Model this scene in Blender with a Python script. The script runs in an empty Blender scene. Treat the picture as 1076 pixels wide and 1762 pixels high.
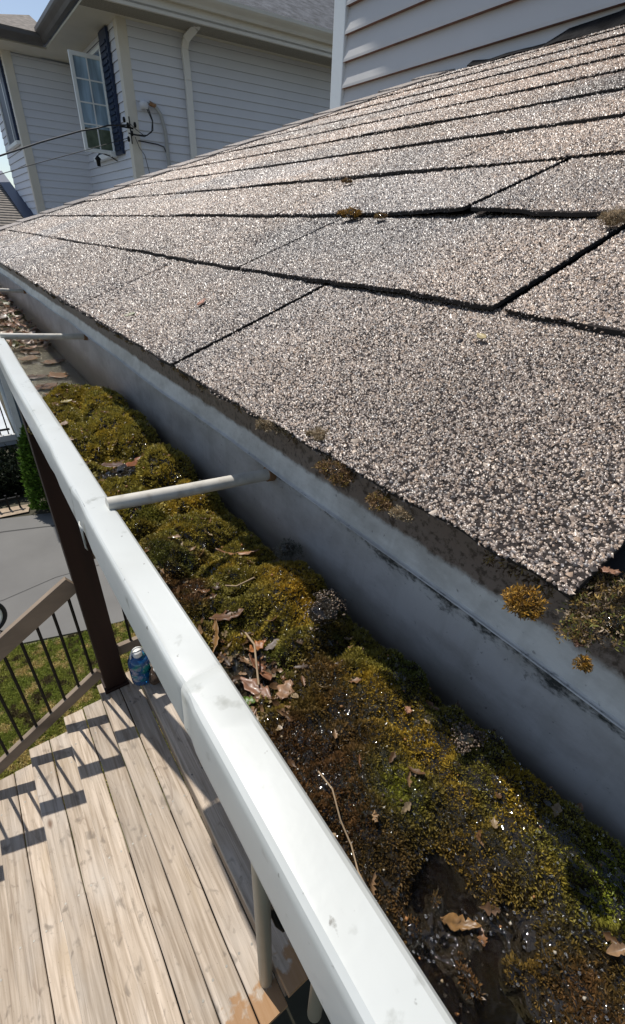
import bpy, math, random
import numpy as np
from mathutils import Vector, Matrix

# ------------------------------------------------------------------ camera
scn = bpy.context.scene
col = scn.collection
cam = bpy.data.objects.new('camera', bpy.data.cameras.new('camera'))
col.objects.link(cam)
scn.camera = cam
_c = np.array([538.0, 881.0]); _g = np.array([-131.0, 372.0]); _v = np.array([480.0, 2150.0])
_f = math.sqrt(-float(np.dot(_g-_c, _v-_c)))
def _d(p): return np.array([p[0]-_c[0], -(p[1]-_c[1]), -_f])
_Y = _d(_g); _Y /= np.linalg.norm(_Y)
_Z = -_d(_v); _Z /= np.linalg.norm(_Z)
_Z -= _Y*np.dot(_Y, _Z); _Z /= np.linalg.norm(_Z)
_X = np.cross(_Y, _Z)
cam.matrix_world = Matrix([list(_X)+[0], list(_Y)+[0], list(_Z)+[0], [0, 0, 0, 1]])
cam.data.sensor_fit = 'VERTICAL'; cam.data.sensor_height = 24.0
cam.data.lens = _f/1762.0*24.0
cam.data.clip_start = 0.005; cam.data.clip_end = 2000.0
# ------------------------------------------------------------------ light
SUN = Vector((-0.107, 0.48, 1.0)).normalized()
world = bpy.data.worlds.new('World'); scn.world = world; world.use_nodes = True
wn = world.node_tree.nodes; wl = world.node_tree.links
sky = wn.new('ShaderNodeTexSky'); sky.sky_type = 'NISHITA'; sky.sun_disc = False
sky.sun_elevation = math.asin(SUN.z); sky.sun_rotation = math.atan2(SUN.x, SUN.y)
sky.altitude = 50; sky.air_density = 1.0; sky.dust_density = 0.3; sky.ozone_density = 2.2
hs = wn.new('ShaderNodeHueSaturation'); hs.inputs['Saturation'].default_value = .78; wl.new(sky.outputs[0], hs.inputs['Color'])
wl.new(hs.outputs[0], wn['Background'].inputs[0]); wn['Background'].inputs[1].default_value = 0.115
sl = bpy.data.lights.new('sun', 'SUN'); sl.energy = 4.4; sl.angle = math.radians(0.53); sl.color = (1.0, 0.955, 0.89)
so = bpy.data.objects.new('sun', sl); col.objects.link(so)
so.rotation_euler = SUN.to_track_quat('Z', 'Y').to_euler(); so.location = (0, 0, 20)
scn.view_settings.view_transform = 'Standard'; scn.view_settings.look = 'None'
scn.view_settings.exposure = 0.05; scn.view_settings.gamma = 1.0
try: scn.view_settings.use_curve_mapping = False
except Exception: pass

R = random.Random(7)
rng = np.random.default_rng(11)

# ------------------------------------------------------------------ numpy noise
def vnoise(x, y, s, seed=0):
    x = np.asarray(x, float)/s+1000.5+seed*17.3; y = np.asarray(y, float)/s+1000.5+seed*9.1
    xi = np.floor(x).astype(np.int64); yi = np.floor(y).astype(np.int64)
    fx = x-xi; fy = y-yi; fx = fx*fx*(3-2*fx); fy = fy*fy*(3-2*fy)
    def h(a, b):
        n = (a*374761393+b*668265263+seed*1442695041) & 0x7fffffff
        n = ((n ^ (n >> 13))*1274126177) & 0x7fffffff
        n = (n ^ (n >> 16)) & 0xffffff
        return n/float(0xffffff)
    return (h(xi, yi)*(1-fx)+h(xi+1, yi)*fx)*(1-fy)+(h(xi, yi+1)*(1-fx)+h(xi+1, yi+1)*fx)*fy
def fbm(x, y, s, seed=0, o=3):
    t = 0; a = 1; w = 0
    for i in range(o):
        t = t+a*vnoise(x, y, s/(2**i), seed+i); w += a; a *= .55
    return t/w

# ------------------------------------------------------------------ materials
def mat(name, color, rough=0.6, metal=0.0, spec=0.5, noise=None, bump=None, dirt=None, attr=None, hue=None, trans=None, coat=0.0, scale3=None):
    """noise=(scale, amount, detail)  bump=(scale, strength, dist)  dirt=(scale, lo, hi, color, amount)"""
    m = bpy.data.materials.new(name); m.use_nodes = True
    nt = m.node_tree; N = nt.nodes; L = nt.links; b = N['Principled BSDF']
    b.inputs['Roughness'].default_value = rough; b.inputs['Metallic'].default_value = metal
    b.inputs['Specular IOR Level'].default_value = spec
    b.inputs['Coat Weight'].default_value = coat
    geo = N.new('ShaderNodeNewGeometry'); pos = geo.outputs['Position']
    if scale3:
        mp = N.new('ShaderNodeVectorMath'); mp.operation = 'MULTIPLY'; mp.inputs[1].default_value = scale3
        L.new(pos, mp.inputs[0]); pos = mp.outputs[0]
    if attr:
        a = N.new('ShaderNodeAttribute'); a.attribute_name = attr; cur = a.outputs['Color']
    else:
        rgb = N.new('ShaderNodeRGB'); rgb.outputs[0].default_value = (*color, 1); cur = rgb.outputs[0]
    def nz(scale, detail=4):
        n = N.new('ShaderNodeTexNoise'); n.inputs['Scale'].default_value = scale; n.inputs['Detail'].default_value = detail
        L.new(pos, n.inputs['Vector']); return n.outputs['Fac']
    if noise:
        n = nz(noise[0], noise[2] if len(noise) > 2 else 4)
        mr = N.new('ShaderNodeMapRange'); mr.inputs[1].default_value = .25; mr.inputs[2].default_value = .75
        mr.inputs[3].default_value = 1-noise[1]; mr.inputs[4].default_value = 1+noise[1]; L.new(n, mr.inputs[0])
        mx = N.new('ShaderNodeVectorMath'); mx.operation = 'MULTIPLY'; L.new(cur, mx.inputs[0]); L.new(mr.outputs[0], mx.inputs[1]); cur = mx.outputs[0]
    for dd in (dirt if isinstance(dirt, list) else ([dirt] if dirt else [])):
        n = nz(dd[0], 6)
        mr = N.new('ShaderNodeMapRange'); mr.inputs[1].default_value = dd[1]; mr.inputs[2].default_value = dd[2]; L.new(n, mr.inputs[0])
        mr.inputs[4].default_value = dd[4]
        mx = N.new('ShaderNodeMix'); mx.data_type = 'RGBA'; L.new(mr.outputs[0], mx.inputs[0]); L.new(cur, mx.inputs[6]); mx.inputs[7].default_value = (*dd[3], 1); cur = mx.outputs[2]
    L.new(cur, b.inputs['Base Color'])
    if bump:
        n = nz(bump[0], 5); bp = N.new('ShaderNodeBump'); bp.inputs['Strength'].default_value = bump[1]; bp.inputs['Distance'].default_value = bump[2]
        L.new(n, bp.inputs['Height']); L.new(bp.outputs[0], b.inputs['Normal'])
    m['_'] = 0
    return m

M = {}
M['gutter'] = mat('white_gutter_enamel', (.56, .58, .56), .38, noise=(9, .05), dirt=[(70, .64, .72, (.25, .26, .23), .7), (14, .5, .8, (.44, .45, .41), .5), (260, .70, .76, (.10, .09, .07), .8), (5, .5, .7, (.50, .50, .46), .5)], bump=(25, .06, .01))
M['shade_white'] = mat('aged_white_trim', (.62, .62, .58), .5, noise=(6, .08), dirt=(30, .6, .8, (.3, .28, .24), .5))
M['steel'] = mat('galvanised_ferrule', (.62, .59, .52), .45, metal=.0, noise=(80, .15), dirt=(150, .55, .8, (.25, .2, .14), .5))
M['spike'] = mat('old_spike', (.16, .15, .13), .5, metal=.4)
M['butt'] = mat('shingle_asphalt_edge', (.018, .016, .015), .8)
M['fascia'] = mat('stained_fascia', (.20, .17, .14), .85, noise=(40, .35), dirt=[(30, .45, .7, (.045, .035, .025), .9)], bump=(200, .4, .004))
M['post'] = mat('dark_brown_stain', (.022, .009, .006), .6, spec=.25, noise=(12, .35), bump=(60, .15, .004), scale3=(1, 1, .12))
M['rail'] = mat('weathered_rail_wood', (.23, .175, .125), .75, noise=(14, .25), dirt=[(9, .58, .75, (.06, .045, .03), .6)], bump=(50, .25, .004), scale3=(.25, 1, .6))
M['black'] = mat('black_metal', (.006, .006, .006), .5, spec=.25)
M['cream'] = mat('cream_vinyl', (.34, .31, .23), .4, noise=(10, .06))
M['siding'] = mat('white_vinyl_siding', (.53, .52, .505), .5, noise=(3, .05), dirt=(2.0, .55, .8, (.4, .4, .38), .35))
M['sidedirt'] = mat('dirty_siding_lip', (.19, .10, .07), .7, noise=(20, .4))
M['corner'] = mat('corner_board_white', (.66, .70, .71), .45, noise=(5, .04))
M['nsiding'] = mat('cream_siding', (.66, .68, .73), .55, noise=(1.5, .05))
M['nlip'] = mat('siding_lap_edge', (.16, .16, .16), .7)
M['soffit'] = mat('cream_soffit', (.62, .58, .48), .6, noise=(4, .05))
M['fasc'] = mat('cream_gutter', (.66, .62, .53), .45, noise=(3, .08))
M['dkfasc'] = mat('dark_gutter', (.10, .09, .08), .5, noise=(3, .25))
M['navy'] = mat('navy_shutter', (.010, .024, .065), .45)
M['wframe'] = mat('white_window_vinyl', (.82, .85, .84), .4)
M['flash'] = mat('black_step_flashing', (.012, .012, .013), .9, spec=.1, noise=(40, .5), bump=(60, .6, .01))
M['broof'] = mat('brown_roof', (.19, .165, .14), .9, noise=(14, .45, 6), bump=(60, .5, .01))
M['groof'] = mat('grey_roof', (.075, .08, .09), .9, noise=(9, .7, 6), bump=(40, .6, .02))
M['asphalt'] = mat('grey_driveway', (.155, .15, .14), .85, noise=(1.2, .14, 8), bump=(120, .3, .004), dirt=(.7, .5, .8, (.11, .105, .10), .5))
M['soil'] = mat('ground_soil', (.06, .055, .035), .95, noise=(2, .4, 8))
M['patio'] = mat('pale_patio', (.52, .55, .57), .7, noise=(3, .1))
M['hedge'] = mat('cedar_foliage', (.06, .12, .012), .6, attr='Col')
M['bark'] = mat('bark', (.08, .05, .03), .9)
M['rubber'] = mat('black_rubber', (.012, .012, .012), .6)
M['whitep'] = mat('white_plastic', (.75, .74, .70), .35)
M['steelc'] = mat('chrome', (.5, .5, .5), .25, metal=.9)
M['red'] = mat('bicycle_paint', (.05, .07, .10), .3)
M['cable'] = mat('black_cable', (.015, .015, .017), .5)
M['greyc'] = mat('grey_conduit', (.38, .38, .37), .5)
M['rust'] = mat('rusty_conduit', (.28, .15, .07), .7, noise=(20, .4))
M['soffw'] = mat('own_soffit', (.55, .53, .47), .6)
M['brown'] = mat('dark_brown_cloth', (.05, .03, .018), .9, noise=(60, .6), dirt=(40, .62, .68, (.55, .5, .42), .9))

def m_glass(name, c, rough=.05):
    m = mat(name, c, rough, spec=.9); return m
M['pane'] = m_glass('blue_window_glass', (.10, .17, .25)); 
M['curt'] = mat('pane_curtain', (.33, .47, .60), .2, noise=(5, .5), scale3=(3, 3, .4))
M['greenpane'] = mat('pane_green_reflection', (.11, .14, .10), .12, noise=(9, .6))  # green foliage reflection painted into the glass colour
M['jug'] = mat('blue_plastic', (.004, .10, .30), .12, spec=.6, coat=.5, dirt=(10, .52, .62, (.02, .35, .25), .7))
_b = M['jug'].node_tree.nodes['Principled BSDF']; _b.inputs['Transmission Weight'].default_value = .35

# gutter back wall / drip-edge: white with black mildew concentrated round the seam height
def m_backwall():
    m = bpy.data.materials.new('mildewed_gutter_back'); m.use_nodes = True
    nt = m.node_tree; N = nt.nodes; L = nt.links; b = N['Principled BSDF']; b.inputs['Roughness'].default_value = .38
    geo = N.new('ShaderNodeNewGeometry'); sep = N.new('ShaderNodeSeparateXYZ'); L.new(geo.outputs['Position'], sep.inputs[0])
    def noise(s, d, sc=(1, 1, 1)):
        v = N.new('ShaderNodeVectorMath'); v.operation = 'MULTIPLY'; v.inputs[1].default_value = sc; L.new(geo.outputs['Position'], v.inputs[0])
        n = N.new('ShaderNodeTexNoise'); n.inputs['Scale'].default_value = s; n.inputs['Detail'].default_value = d; n.inputs['Roughness'].default_value = .7; L.new(v.outputs[0], n.inputs['Vector']); return n.outputs['Fac']
    def rng_(v, a, b_, c, d, clamp=True):
        r = N.new('ShaderNodeMapRange'); r.inputs[1].default_value = a; r.inputs[2].default_value = b_; r.inputs[3].default_value = c; r.inputs[4].default_value = d; L.new(v, r.inputs[0]); return r.outputs[0]
    def ma(op, a, b_):
        x = N.new('ShaderNodeMath'); x.operation = op
        for i, q in enumerate((a, b_)):
            if isinstance(q, (int, float)): x.inputs[i].default_value = q
            else: L.new(q, x.inputs[i])
        return x.outputs[0]
    z = sep.outputs['Z']; y = sep.outputs['Y']
    band = ma('MULTIPLY', rng_(z, -.163, -.146, 0, 1), rng_(z, -.1425, -.140, 1, .2))
    near = rng_(y, .6, .02, .35, 1.0)
    band = ma('MULTIPLY', band, near)
    n1 = ma('ADD', ma('MULTIPLY', noise(95, 10, (1, .5, 1)), .62), ma('MULTIPLY', noise(420, 6, (1, .6, 1)), .38))
    stain = rng_(ma('ADD', ma('MULTIPLY', band, .36), n1), .725, .84, 0, .95)
    n2 = noise(330, 3); specks = rng_(n2, .74, .78, 0, .8)
    # brown film near the top where water runs off the shingles
    top = rng_(z, -.1315, -.1245, 0, 1); n3 = noise(45, 8)
    br = rng_(ma('ADD', ma('MULTIPLY', top, .6), n3), .72, .98, 0, .95)
    # soft streaks running down
    n4 = noise(60, 3, (1, 1, .12)); streak = rng_(n4, .52, .75, 0, .35)
    def mix(f, a, c):
        x = N.new('ShaderNodeMix'); x.data_type = 'RGBA'; L.new(f, x.inputs[0]); L.new(a, x.inputs[6]); x.inputs[7].default_value = (*c, 1); return x.outputs[2]
    rgb = N.new('ShaderNodeRGB'); rgb.outputs[0].default_value = (.69, .67, .63, 1)
    cur = rgb.outputs[0]
    cur = mix(rng_(z, -.1418, -.146, 0, .30), cur, (.34, .32, .30)); cur = mix(rng_(noise(34, 9, (1, .5, 1)), .42, .64, 0, .5), cur, (.25, .225, .19)); cur = mix(rng_(z, -.180, -.203, 0, .75), cur, (.17, .14, .10)); cur = mix(rng_(noise(240, 3), .66, .72, 0, .55), cur, (.10, .09, .075))
    cur = mix(streak, cur, (.28, .27, .22)); cur = mix(br, cur, (.20, .15, .12)); cur = mix(ma('MULTIPLY', br, rng_(noise(260, 8), .50, .60, 0, .8)), cur, (.04, .028, .02)); cur = mix(stain, cur, (.025, .03, .03)); cur = mix(specks, cur, (.04, .04, .04))
    L.new(cur, b.inputs['Base Color'])
    bp = N.new('ShaderNodeBump'); bp.inputs['Strength'].default_value = .2; bp.inputs['Distance'].default_value = .002; L.new(n1, bp.inputs['Height']); L.new(bp.outputs[0], b.inputs['Normal'])
    return m
M['back'] = m_backwall()

# roof shingle: coarse mineral granules
def m_shingle(name='mineral_shingle', gran=False):
    m = bpy.data.materials.new(name); m.use_nodes = True
    nt = m.node_tree; N = nt.nodes; L = nt.links; b = N['Principled BSDF']; b.inputs['Roughness'].default_value = .62 if not gran else .34
    b.inputs['Specular IOR Level'].default_value = .35 if not gran else .65
    geo = N.new('ShaderNodeNewGeometry')
    if gran:
        a = N.new('ShaderNodeAttribute'); a.attribute_name = 'Col'; cur = a.outputs['Color']
    else:
        v = N.new('ShaderNodeTexVoronoi'); v.inputs['Scale'].default_value = 420; L.new(geo.outputs['Position'], v.inputs['Vector'])
        s = N.new('ShaderNodeSeparateColor'); L.new(v.outputs['Color'], s.inputs[0])
        r = N.new('ShaderNodeValToRGB'); L.new(s.outputs[0], r.inputs[0])
        e = r.color_ramp.elements; e[0].position = 0; e[0].color = (.12, .105, .09, 1); e[1].position = 1; e[1].color = (.60, .52, .44, 1)
        for p, c in ((.25, (.16, .14, .13, 1)), (.5, (.29, .255, .23, 1)), (.8, (.42, .36, .32, 1))):
            x = r.color_ramp.elements.new(p); x.color = c
        cur = r.outputs[0]
    # broad weathering patches and one tint per course
    n = N.new('ShaderNodeTexNoise'); n.inputs['Scale'].default_value = 3.5; n.inputs['Detail'].default_value = 6; L.new(geo.outputs['Position'], n.inputs['Vector'])
    mr = N.new('ShaderNodeMapRange'); mr.inputs[1].default_value = .3; mr.inputs[2].default_value = .7; mr.inputs[3].default_value = .66; mr.inputs[4].default_value = 1.24; L.new(n.outputs[0], mr.inputs[0])
    mx = N.new('ShaderNodeVectorMath'); mx.operation = 'MULTIPLY'; L.new(cur, mx.inputs[0]); L.new(mr.outputs[0], mx.inputs[1])
    L.new(mx.outputs[0], b.inputs['Base Color'])
    if not gran:
        bp = N.new('ShaderNodeBump'); bp.inputs['Strength'].default_value = .9; bp.inputs['Distance'].default_value = .0012
        L.new(v.outputs['Distance'], bp.inputs['Height']); bp.invert = True; L.new(bp.outputs[0], b.inputs['Normal'])
    return m
M['shingle'] = m_shingle(); M['bed'] = mat('asphalt_bed', (.035, .030, .028), .95, spec=.05, noise=(600, .7), bump=(700, .8, .001));  M['granule'] = m_shingle('loose_granules', True)

def m_attr(name, rough, spec=.5, coat=0, trans=0):
    m = mat(name, (.1, .1, .1), rough, spec=spec, attr='Col', coat=coat)
    if trans:
        nt = m.node_tree; N = nt.nodes; L = nt.links; b = N['Principled BSDF']
        t = N.new('ShaderNodeBsdfTranslucent'); mx = N.new('ShaderNodeMixShader'); mx.inputs[0].default_value = trans
        a = [n for n in N if n.type == 'ATTRIBUTE'][0]; L.new(a.outputs['Color'], t.inputs['Color'])
        out = N['Material Output']; L.new(b.outputs[0], mx.inputs[1]); L.new(t.outputs[0], mx.inputs[2]); L.new(mx.outputs[0], out.inputs[0])
    return m
M['moss'] = m_attr('wet_moss', .33, .6, 0, .22)
M['mossdry'] = m_attr('dry_moss', .7, .3, 0, .2)
M['grass'] = m_attr('lawn_grass', .6, .3, 0, .3)
M['cedar'] = m_attr('cedar_spray', .6, .3, 0, .2)
M['leaf'] = m_attr('dead_leaf', .42, .5, .15, .15)
M['muck'] = mat('wet_gutter_muck', (.03, .022, .012), .13, spec=.7, noise=(60, .6, 8), bump=(360, 1.0, .012), dirt=(25, .5, .7, (.05, .045, .012), .8))

_b = M['muck'].node_tree.nodes['Principled BSDF']; _b.inputs['Coat Weight'].default_value = .8; _b.inputs['Coat Roughness'].default_value = .04
_nt = M['moss'].node_tree; _g = _nt.nodes.new('ShaderNodeNewGeometry'); _s = _nt.nodes.new('ShaderNodeSeparateXYZ'); _r = _nt.nodes.new('ShaderNodeMapRange')
_nt.links.new(_g.outputs['Position'], _s.inputs[0]); _nt.links.new(_s.outputs['Y'], _r.inputs[0]); _r.inputs[1].default_value = .04; _r.inputs[2].default_value = .20; _r.inputs[3].default_value = .13; _r.inputs[4].default_value = .48
_nt.links.new(_r.outputs[0], _nt.nodes['Principled BSDF'].inputs['Roughness'])
def m_water():
    m = mat('shallow_gutter_water', (.62, .55, .42), .015, spec=.6, bump=(210, .9, .004)); b = m.node_tree.nodes['Principled BSDF']
    b.inputs['Transmission Weight'].default_value = 1.0; b.inputs['IOR'].default_value = 1.33
    return m
M['water'] = m_water()

def m_wood():
    m = bpy.data.materials.new('bleached_cedar_boards'); m.use_nodes = True
    nt = m.node_tree; N = nt.nodes; L = nt.links; b = N['Principled BSDF']; b.inputs['Roughness'].default_value = .8; b.inputs['Specular IOR Level'].default_value = .2
    geo = N.new('ShaderNodeNewGeometry'); oi = N.new('ShaderNodeObjectInfo')
    off = N.new('ShaderNodeVectorMath'); off.operation = 'SCALE'; cmb = N.new('ShaderNodeCombineXYZ')
    L.new(oi.outputs['Random'], cmb.inputs[1]); L.new(oi.outputs['Random'], cmb.inputs[0]); L.new(cmb.outputs[0], off.inputs[0]); off.inputs['Scale'].default_value = 37
    add = N.new('ShaderNodeVectorMath'); L.new(geo.outputs['Position'], add.inputs[0]); L.new(off.outputs[0], add.inputs[1])
    def nz(s, d, sc, dist=0, rough=.5):
        v = N.new('ShaderNodeVectorMath'); v.operation = 'MULTIPLY'; v.inputs[1].default_value = sc; L.new(add.outputs[0], v.inputs[0])
        n = N.new('ShaderNodeTexNoise'); n.inputs['Scale'].default_value = s; n.inputs['Detail'].default_value = d; n.inputs['Distortion'].default_value = dist; n.inputs['Roughness'].default_value = rough; L.new(v.outputs[0], n.inputs['Vector']); return n.outputs['Fac']
    def mr(v, a, b_, c, d):
        r = N.new('ShaderNodeMapRange'); r.inputs[1].default_value = a; r.inputs[2].default_value = b_; r.inputs[3].default_value = c; r.inputs[4].default_value = d; L.new(v, r.inputs[0]); return r.outputs[0]
    def mix(f, a, c):
        x = N.new('ShaderNodeMix'); x.data_type = 'RGBA'; L.new(f, x.inputs[0]); L.new(a, x.inputs[6]); x.inputs[7].default_value = (*c, 1); return x.outputs[2]
    grain = nz(50, 8, (1, .05, 1), .6)
    big = nz(5, 4, (1, .35, 1))
    r = N.new('ShaderNodeValToRGB'); L.new(mr(grain, .3, .7, 0, 1), r.inputs[0]); e = r.color_ramp.elements
    e[0].color = (.32, .25, .18, 1); e[1].color = (.60, .50, .395, 1)
    cur = r.outputs[0]
    cur = mix(mr(big, .5, .75, 0, .5), cur, (.60, .55, .49))
    cur = mix(mr(nz(7, 3, (1, .4, 1)), .62, .8, 0, .5), cur, (.42, .32, .20))
    cur = mix(mr(nz(22, 5, (1, .6, 1), .5), .60, .72, 0, .6), cur, (.15, .125, .10)); cur = mix(mr(nz(2.2, 5, (1, .5, 1), .5), .5, .7, 0, .35), cur, (.36, .33, .29)); cur = mix(mr(nz(120, 3, (1, .02, 1), .2), .58, .72, 0, .5), cur, (.20, .155, .12))      # mildew spots
    cur = mix(mr(nz(3.3, 8, (1, .25, 1), 3.5), .485, .495, 0, .0), cur, (.1, .08, .06))
    # cathedral grain: thin contour lines of a stretched noise
    cn = nz(3.2, 2, (1, .22, 1), .4); mm = N.new('ShaderNodeMath'); mm.operation = 'MULTIPLY'; mm.inputs[1].default_value = 16; L.new(cn, mm.inputs[0])
    fr1 = N.new('ShaderNodeMath'); fr1.operation = 'FRACT'; L.new(mm.outputs[0], fr1.inputs[0])
    ln1 = mr(fr1.outputs[0], .0, .16, 1, 0); msk = mr(nz(4.5, 3, (1, .6, 1)), .48, .62, 0, .5)
    mu = N.new('ShaderNodeMath'); mu.operation = 'MULTIPLY'; L.new(ln1, mu.inputs[0]); L.new(msk, mu.inputs[1])
    cur = mix(mu.outputs[0], cur, (.20, .14, .10))
    cur = mix(mr(nz(160, 2, (1, 1, 1)), .70, .76, 0, .8), cur, (.07, .055, .045))
    # knots
    vo = N.new('ShaderNodeTexVoronoi'); vo.inputs['Scale'].default_value = 4.2; v = N.new('ShaderNodeVectorMath'); v.operation = 'MULTIPLY'; v.inputs[1].default_value = (1, .45, 1); L.new(add.outputs[0], v.inputs[0]); L.new(v.outputs[0], vo.inputs['Vector'])
    cur = mix(mr(vo.outputs['Distance'], .085, .03, 0, .8), cur, (.15, .085, .05))
    # sawn ends: newer orange wood at the near end of the boards, ragged edge
    sep = N.new('ShaderNodeSeparateXYZ'); L.new(geo.outputs['Position'], sep.inputs[0])
    en = N.new('ShaderNodeMath'); en.operation = 'MULTIPLY_ADD'; L.new(nz(14, 4, (1, 1, 1)), en.inputs[0]); en.inputs[1].default_value = -.5; L.new(sep.outputs['Y'], en.inputs[2])
    cur = mix(mr(en.outputs[0], .36, .32, 0, .8), cur, (.36, .19, .075))
    sc_ = N.new('ShaderNodeVectorMath'); sc_.operation = 'SCALE'; L.new(cur, sc_.inputs[0]); L.new(mr(oi.outputs['Random'], 0, 1, .80, 1.10), sc_.inputs['Scale']); cur = sc_.outputs[0]
    L.new(cur, b.inputs['Base Color'])
    bp = N.new('ShaderNodeBump'); bp.inputs['Strength'].default_value = .35; bp.inputs['Distance'].default_value = .003; L.new(grain, bp.inputs['Height']); L.new(bp.outputs[0], b.inputs['Normal'])
    return m
M['wood'] = m_wood()

# ------------------------------------------------------------------ object helpers
def tag(o, label=None, cat=None, group=None, kind=None):
    if label: o['label'] = label
    if cat: o['category'] = cat
    if group: o['group'] = group
    if kind: o['kind'] = kind
    return o
def thing(name, loc, label, cat, group=None):
    o = bpy.data.objects.new(name, None); o.empty_display_size = .1; col.objects.link(o); o.location = loc
    return tag(o, label, cat, group)
def wloc(o):
    v = Vector((0, 0, 0))
    while o is not None: v += o.location; o = o.parent
    return v
class MB:
    def __init__(s): s.v = []; s.f = []; s.mi = []; s.sm = []
    def add(s, vs, fs, mi=0, smooth=False):
        n = len(s.v); s.v += [tuple(map(float, q)) for q in vs]; s.f += [[i+n for i in q] for q in fs]; s.mi += [mi]*len(fs); s.sm += [smooth]*len(fs); return s
    def box(s, a, b, mi=0):
        x0, y0, z0 = a; x1, y1, z1 = b
        return s.add([(x0, y0, z0), (x1, y0, z0), (x1, y1, z0), (x0, y1, z0), (x0, y0, z1), (x1, y0, z1), (x1, y1, z1), (x0, y1, z1)],
                     [(0, 3, 2, 1), (4, 5, 6, 7), (0, 1, 5, 4), (1, 2, 6, 5), (2, 3, 7, 6), (3, 0, 4, 7)], mi)
    def hexa(s, p, mi=0):  # 8 points: bottom loop then top loop
        return s.add(p, [(0, 3, 2, 1), (4, 5, 6, 7), (0, 1, 5, 4), (1, 2, 6, 5), (2, 3, 7, 6), (3, 0, 4, 7)], mi)
    def bar(s, p, q, w, h, up=(0, 0, 1), mi=0):  # beam from p to q, width w (sideways), height h
        p = Vector(p); q = Vector(q); d = (q-p).normalized(); u = Vector(up); sd = d.cross(u).normalized(); u = sd.cross(d).normalized()
        c = [(-.5, -.5), (.5, -.5), (.5, .5), (-.5, .5)]
        vs = [p+sd*a*w+u*b*h for a, b in c]+[q+sd*a*w+u*b*h for a, b in c]
        return s.add(vs, [(0, 1, 2, 3), (7, 6, 5, 4), (0, 4, 5, 1), (1, 5, 6, 2), (2, 6, 7, 3), (3, 7, 4, 0)], mi)
    def tube(s, pts, r, n=10, mi=0, caps=True):
        pts = [Vector(p) for p in pts]; rs = r if isinstance(r, (list, tuple)) else [r]*len(pts)
        rings = []; pu = None
        for i, p in enumerate(pts):
            d = (pts[min(i+1, len(pts)-1)]-pts[max(i-1, 0)]).normalized()
            if pu is None:
                pu = d.orthogonal().normalized()
            u = (pu-d*pu.dot(d)).normalized(); pu = u; w = d.cross(u)
            rings.append([p+(u*math.cos(2*math.pi*k/n)+w*math.sin(2*math.pi*k/n))*rs[i] for k in range(n)])
        vs = [q for r_ in rings for q in r_]; fs = []
        for i in range(len(pts)-1):
            for k in range(n):
                fs.append((i*n+k, i*n+(k+1) % n, (i+1)*n+(k+1) % n, (i+1)*n+k))
        s.add(vs, fs, mi, True)
        if caps:
            s.add(rings[0], [tuple(range(n))[::-1]], mi); s.add(rings[-1], [tuple(range(n))], mi)
        return s
    def lathe(s, c, prof, n=24, mi=0):  # prof: (r, z)
        c = Vector(c); vs = []; fs = []
        for r, z in prof:
            for k in range(n): vs.append(c+Vector((r*math.cos(2*math.pi*k/n), r*math.sin(2*math.pi*k/n), z)))
        for i in range(len(prof)-1):
            for k in range(n): fs.append((i*n+k, i*n+(k+1) % n, (i+1)*n+(k+1) % n, (i+1)*n+k))
        return s.add(vs, fs, mi, True)
    def grid(s, P, mi=0, smooth=True):  # P[i][j] points
        a = len(P); b = len(P[0]); vs = [q for r in P for q in r]
        return s.add(vs, [(i*b+j, (i+1)*b+j, (i+1)*b+j+1, i*b+j+1) for i in range(a-1) for j in range(b-1)], mi, smooth)
    def build(s, name, mats, parent=None, bevel=0, solid=0, label=None, at=None):
        me = bpy.data.meshes.new(name)
        base = Vector(at) if at is not None else Vector((0, 0, 0))
        org = wloc(parent)+base if parent is not None else base
        me.from_pydata([tuple(Vector(q)-org) for q in s.v], [], s.f)
        me.polygons.foreach_set('material_index', s.mi); me.polygons.foreach_set('use_smooth', s.sm)
        for m in (mats if isinstance(mats, list) else [mats]): me.materials.append(m)
        me.update()
        o = bpy.data.objects.new(name, me); col.objects.link(o); o.location = base
        if parent is not None: o.parent = parent
        if solid:
            md = o.modifiers.new('thick', 'SOLIDIFY'); md.thickness = solid; md.offset = 0
        if bevel:
            md = o.modifiers.new('bevel', 'BEVEL'); md.width = bevel; md.segments = 2; md.limit_method = 'ANGLE'; md.angle_limit = .7
        if label: o['label'] = label
        return o
def npmesh(name, V, F, mats, parent=None, colr=None, smooth=False, at=None):
    """V (n,3) float, F (m,k) int, colr (n,3)"""
    base = Vector(at) if at is not None else Vector((0, 0, 0))
    org = np.array((wloc(parent) if parent is not None else Vector((0, 0, 0)))+base)
    V = np.ascontiguousarray(V-org, dtype=np.float32); F = np.ascontiguousarray(F, dtype=np.int32)
    me = bpy.data.meshes.new(name); m, k = F.shape
    me.vertices.add(len(V)); me.vertices.foreach_set('co', V.ravel())
    me.loops.add(m*k); me.loops.foreach_set('vertex_index', F.ravel())
    me.polygons.add(m); me.polygons.foreach_set('loop_start', np.arange(0, m*k, k, dtype=np.int32))
    if smooth: me.polygons.foreach_set('use_smooth', np.ones(m, dtype=bool))
    if colr is not None:
        a = me.attributes.new('Col', 'FLOAT_COLOR', 'POINT')
        c = np.ones((len(V), 4), np.float32); c[:, :3] = colr; a.data.foreach_set('color', c.ravel())
    for q in (mats if isinstance(mats, list) else [mats]): me.materials.append(q)
    me.update(calc_edges=True); me.validate()
    o = bpy.data.objects.new(name, me); col.objects.link(o); o.location = base
    if parent is not None: o.parent = parent
    return o
def rand_rot(n):
    q = rng.normal(size=(n, 4)); q /= np.linalg.norm(q, axis=1)[:, None]
    w, x, y, z = q.T
    return np.stack([np.stack([1-2*(y*y+z*z), 2*(x*y-z*w), 2*(x*z+y*w)], -1), np.stack([2*(x*y+z*w), 1-2*(x*x+z*z), 2*(y*z-x*w)], -1), np.stack([2*(x*z-y*w), 2*(y*z+x*w), 1-2*(x*x+y*y)], -1)], 1)
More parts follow.
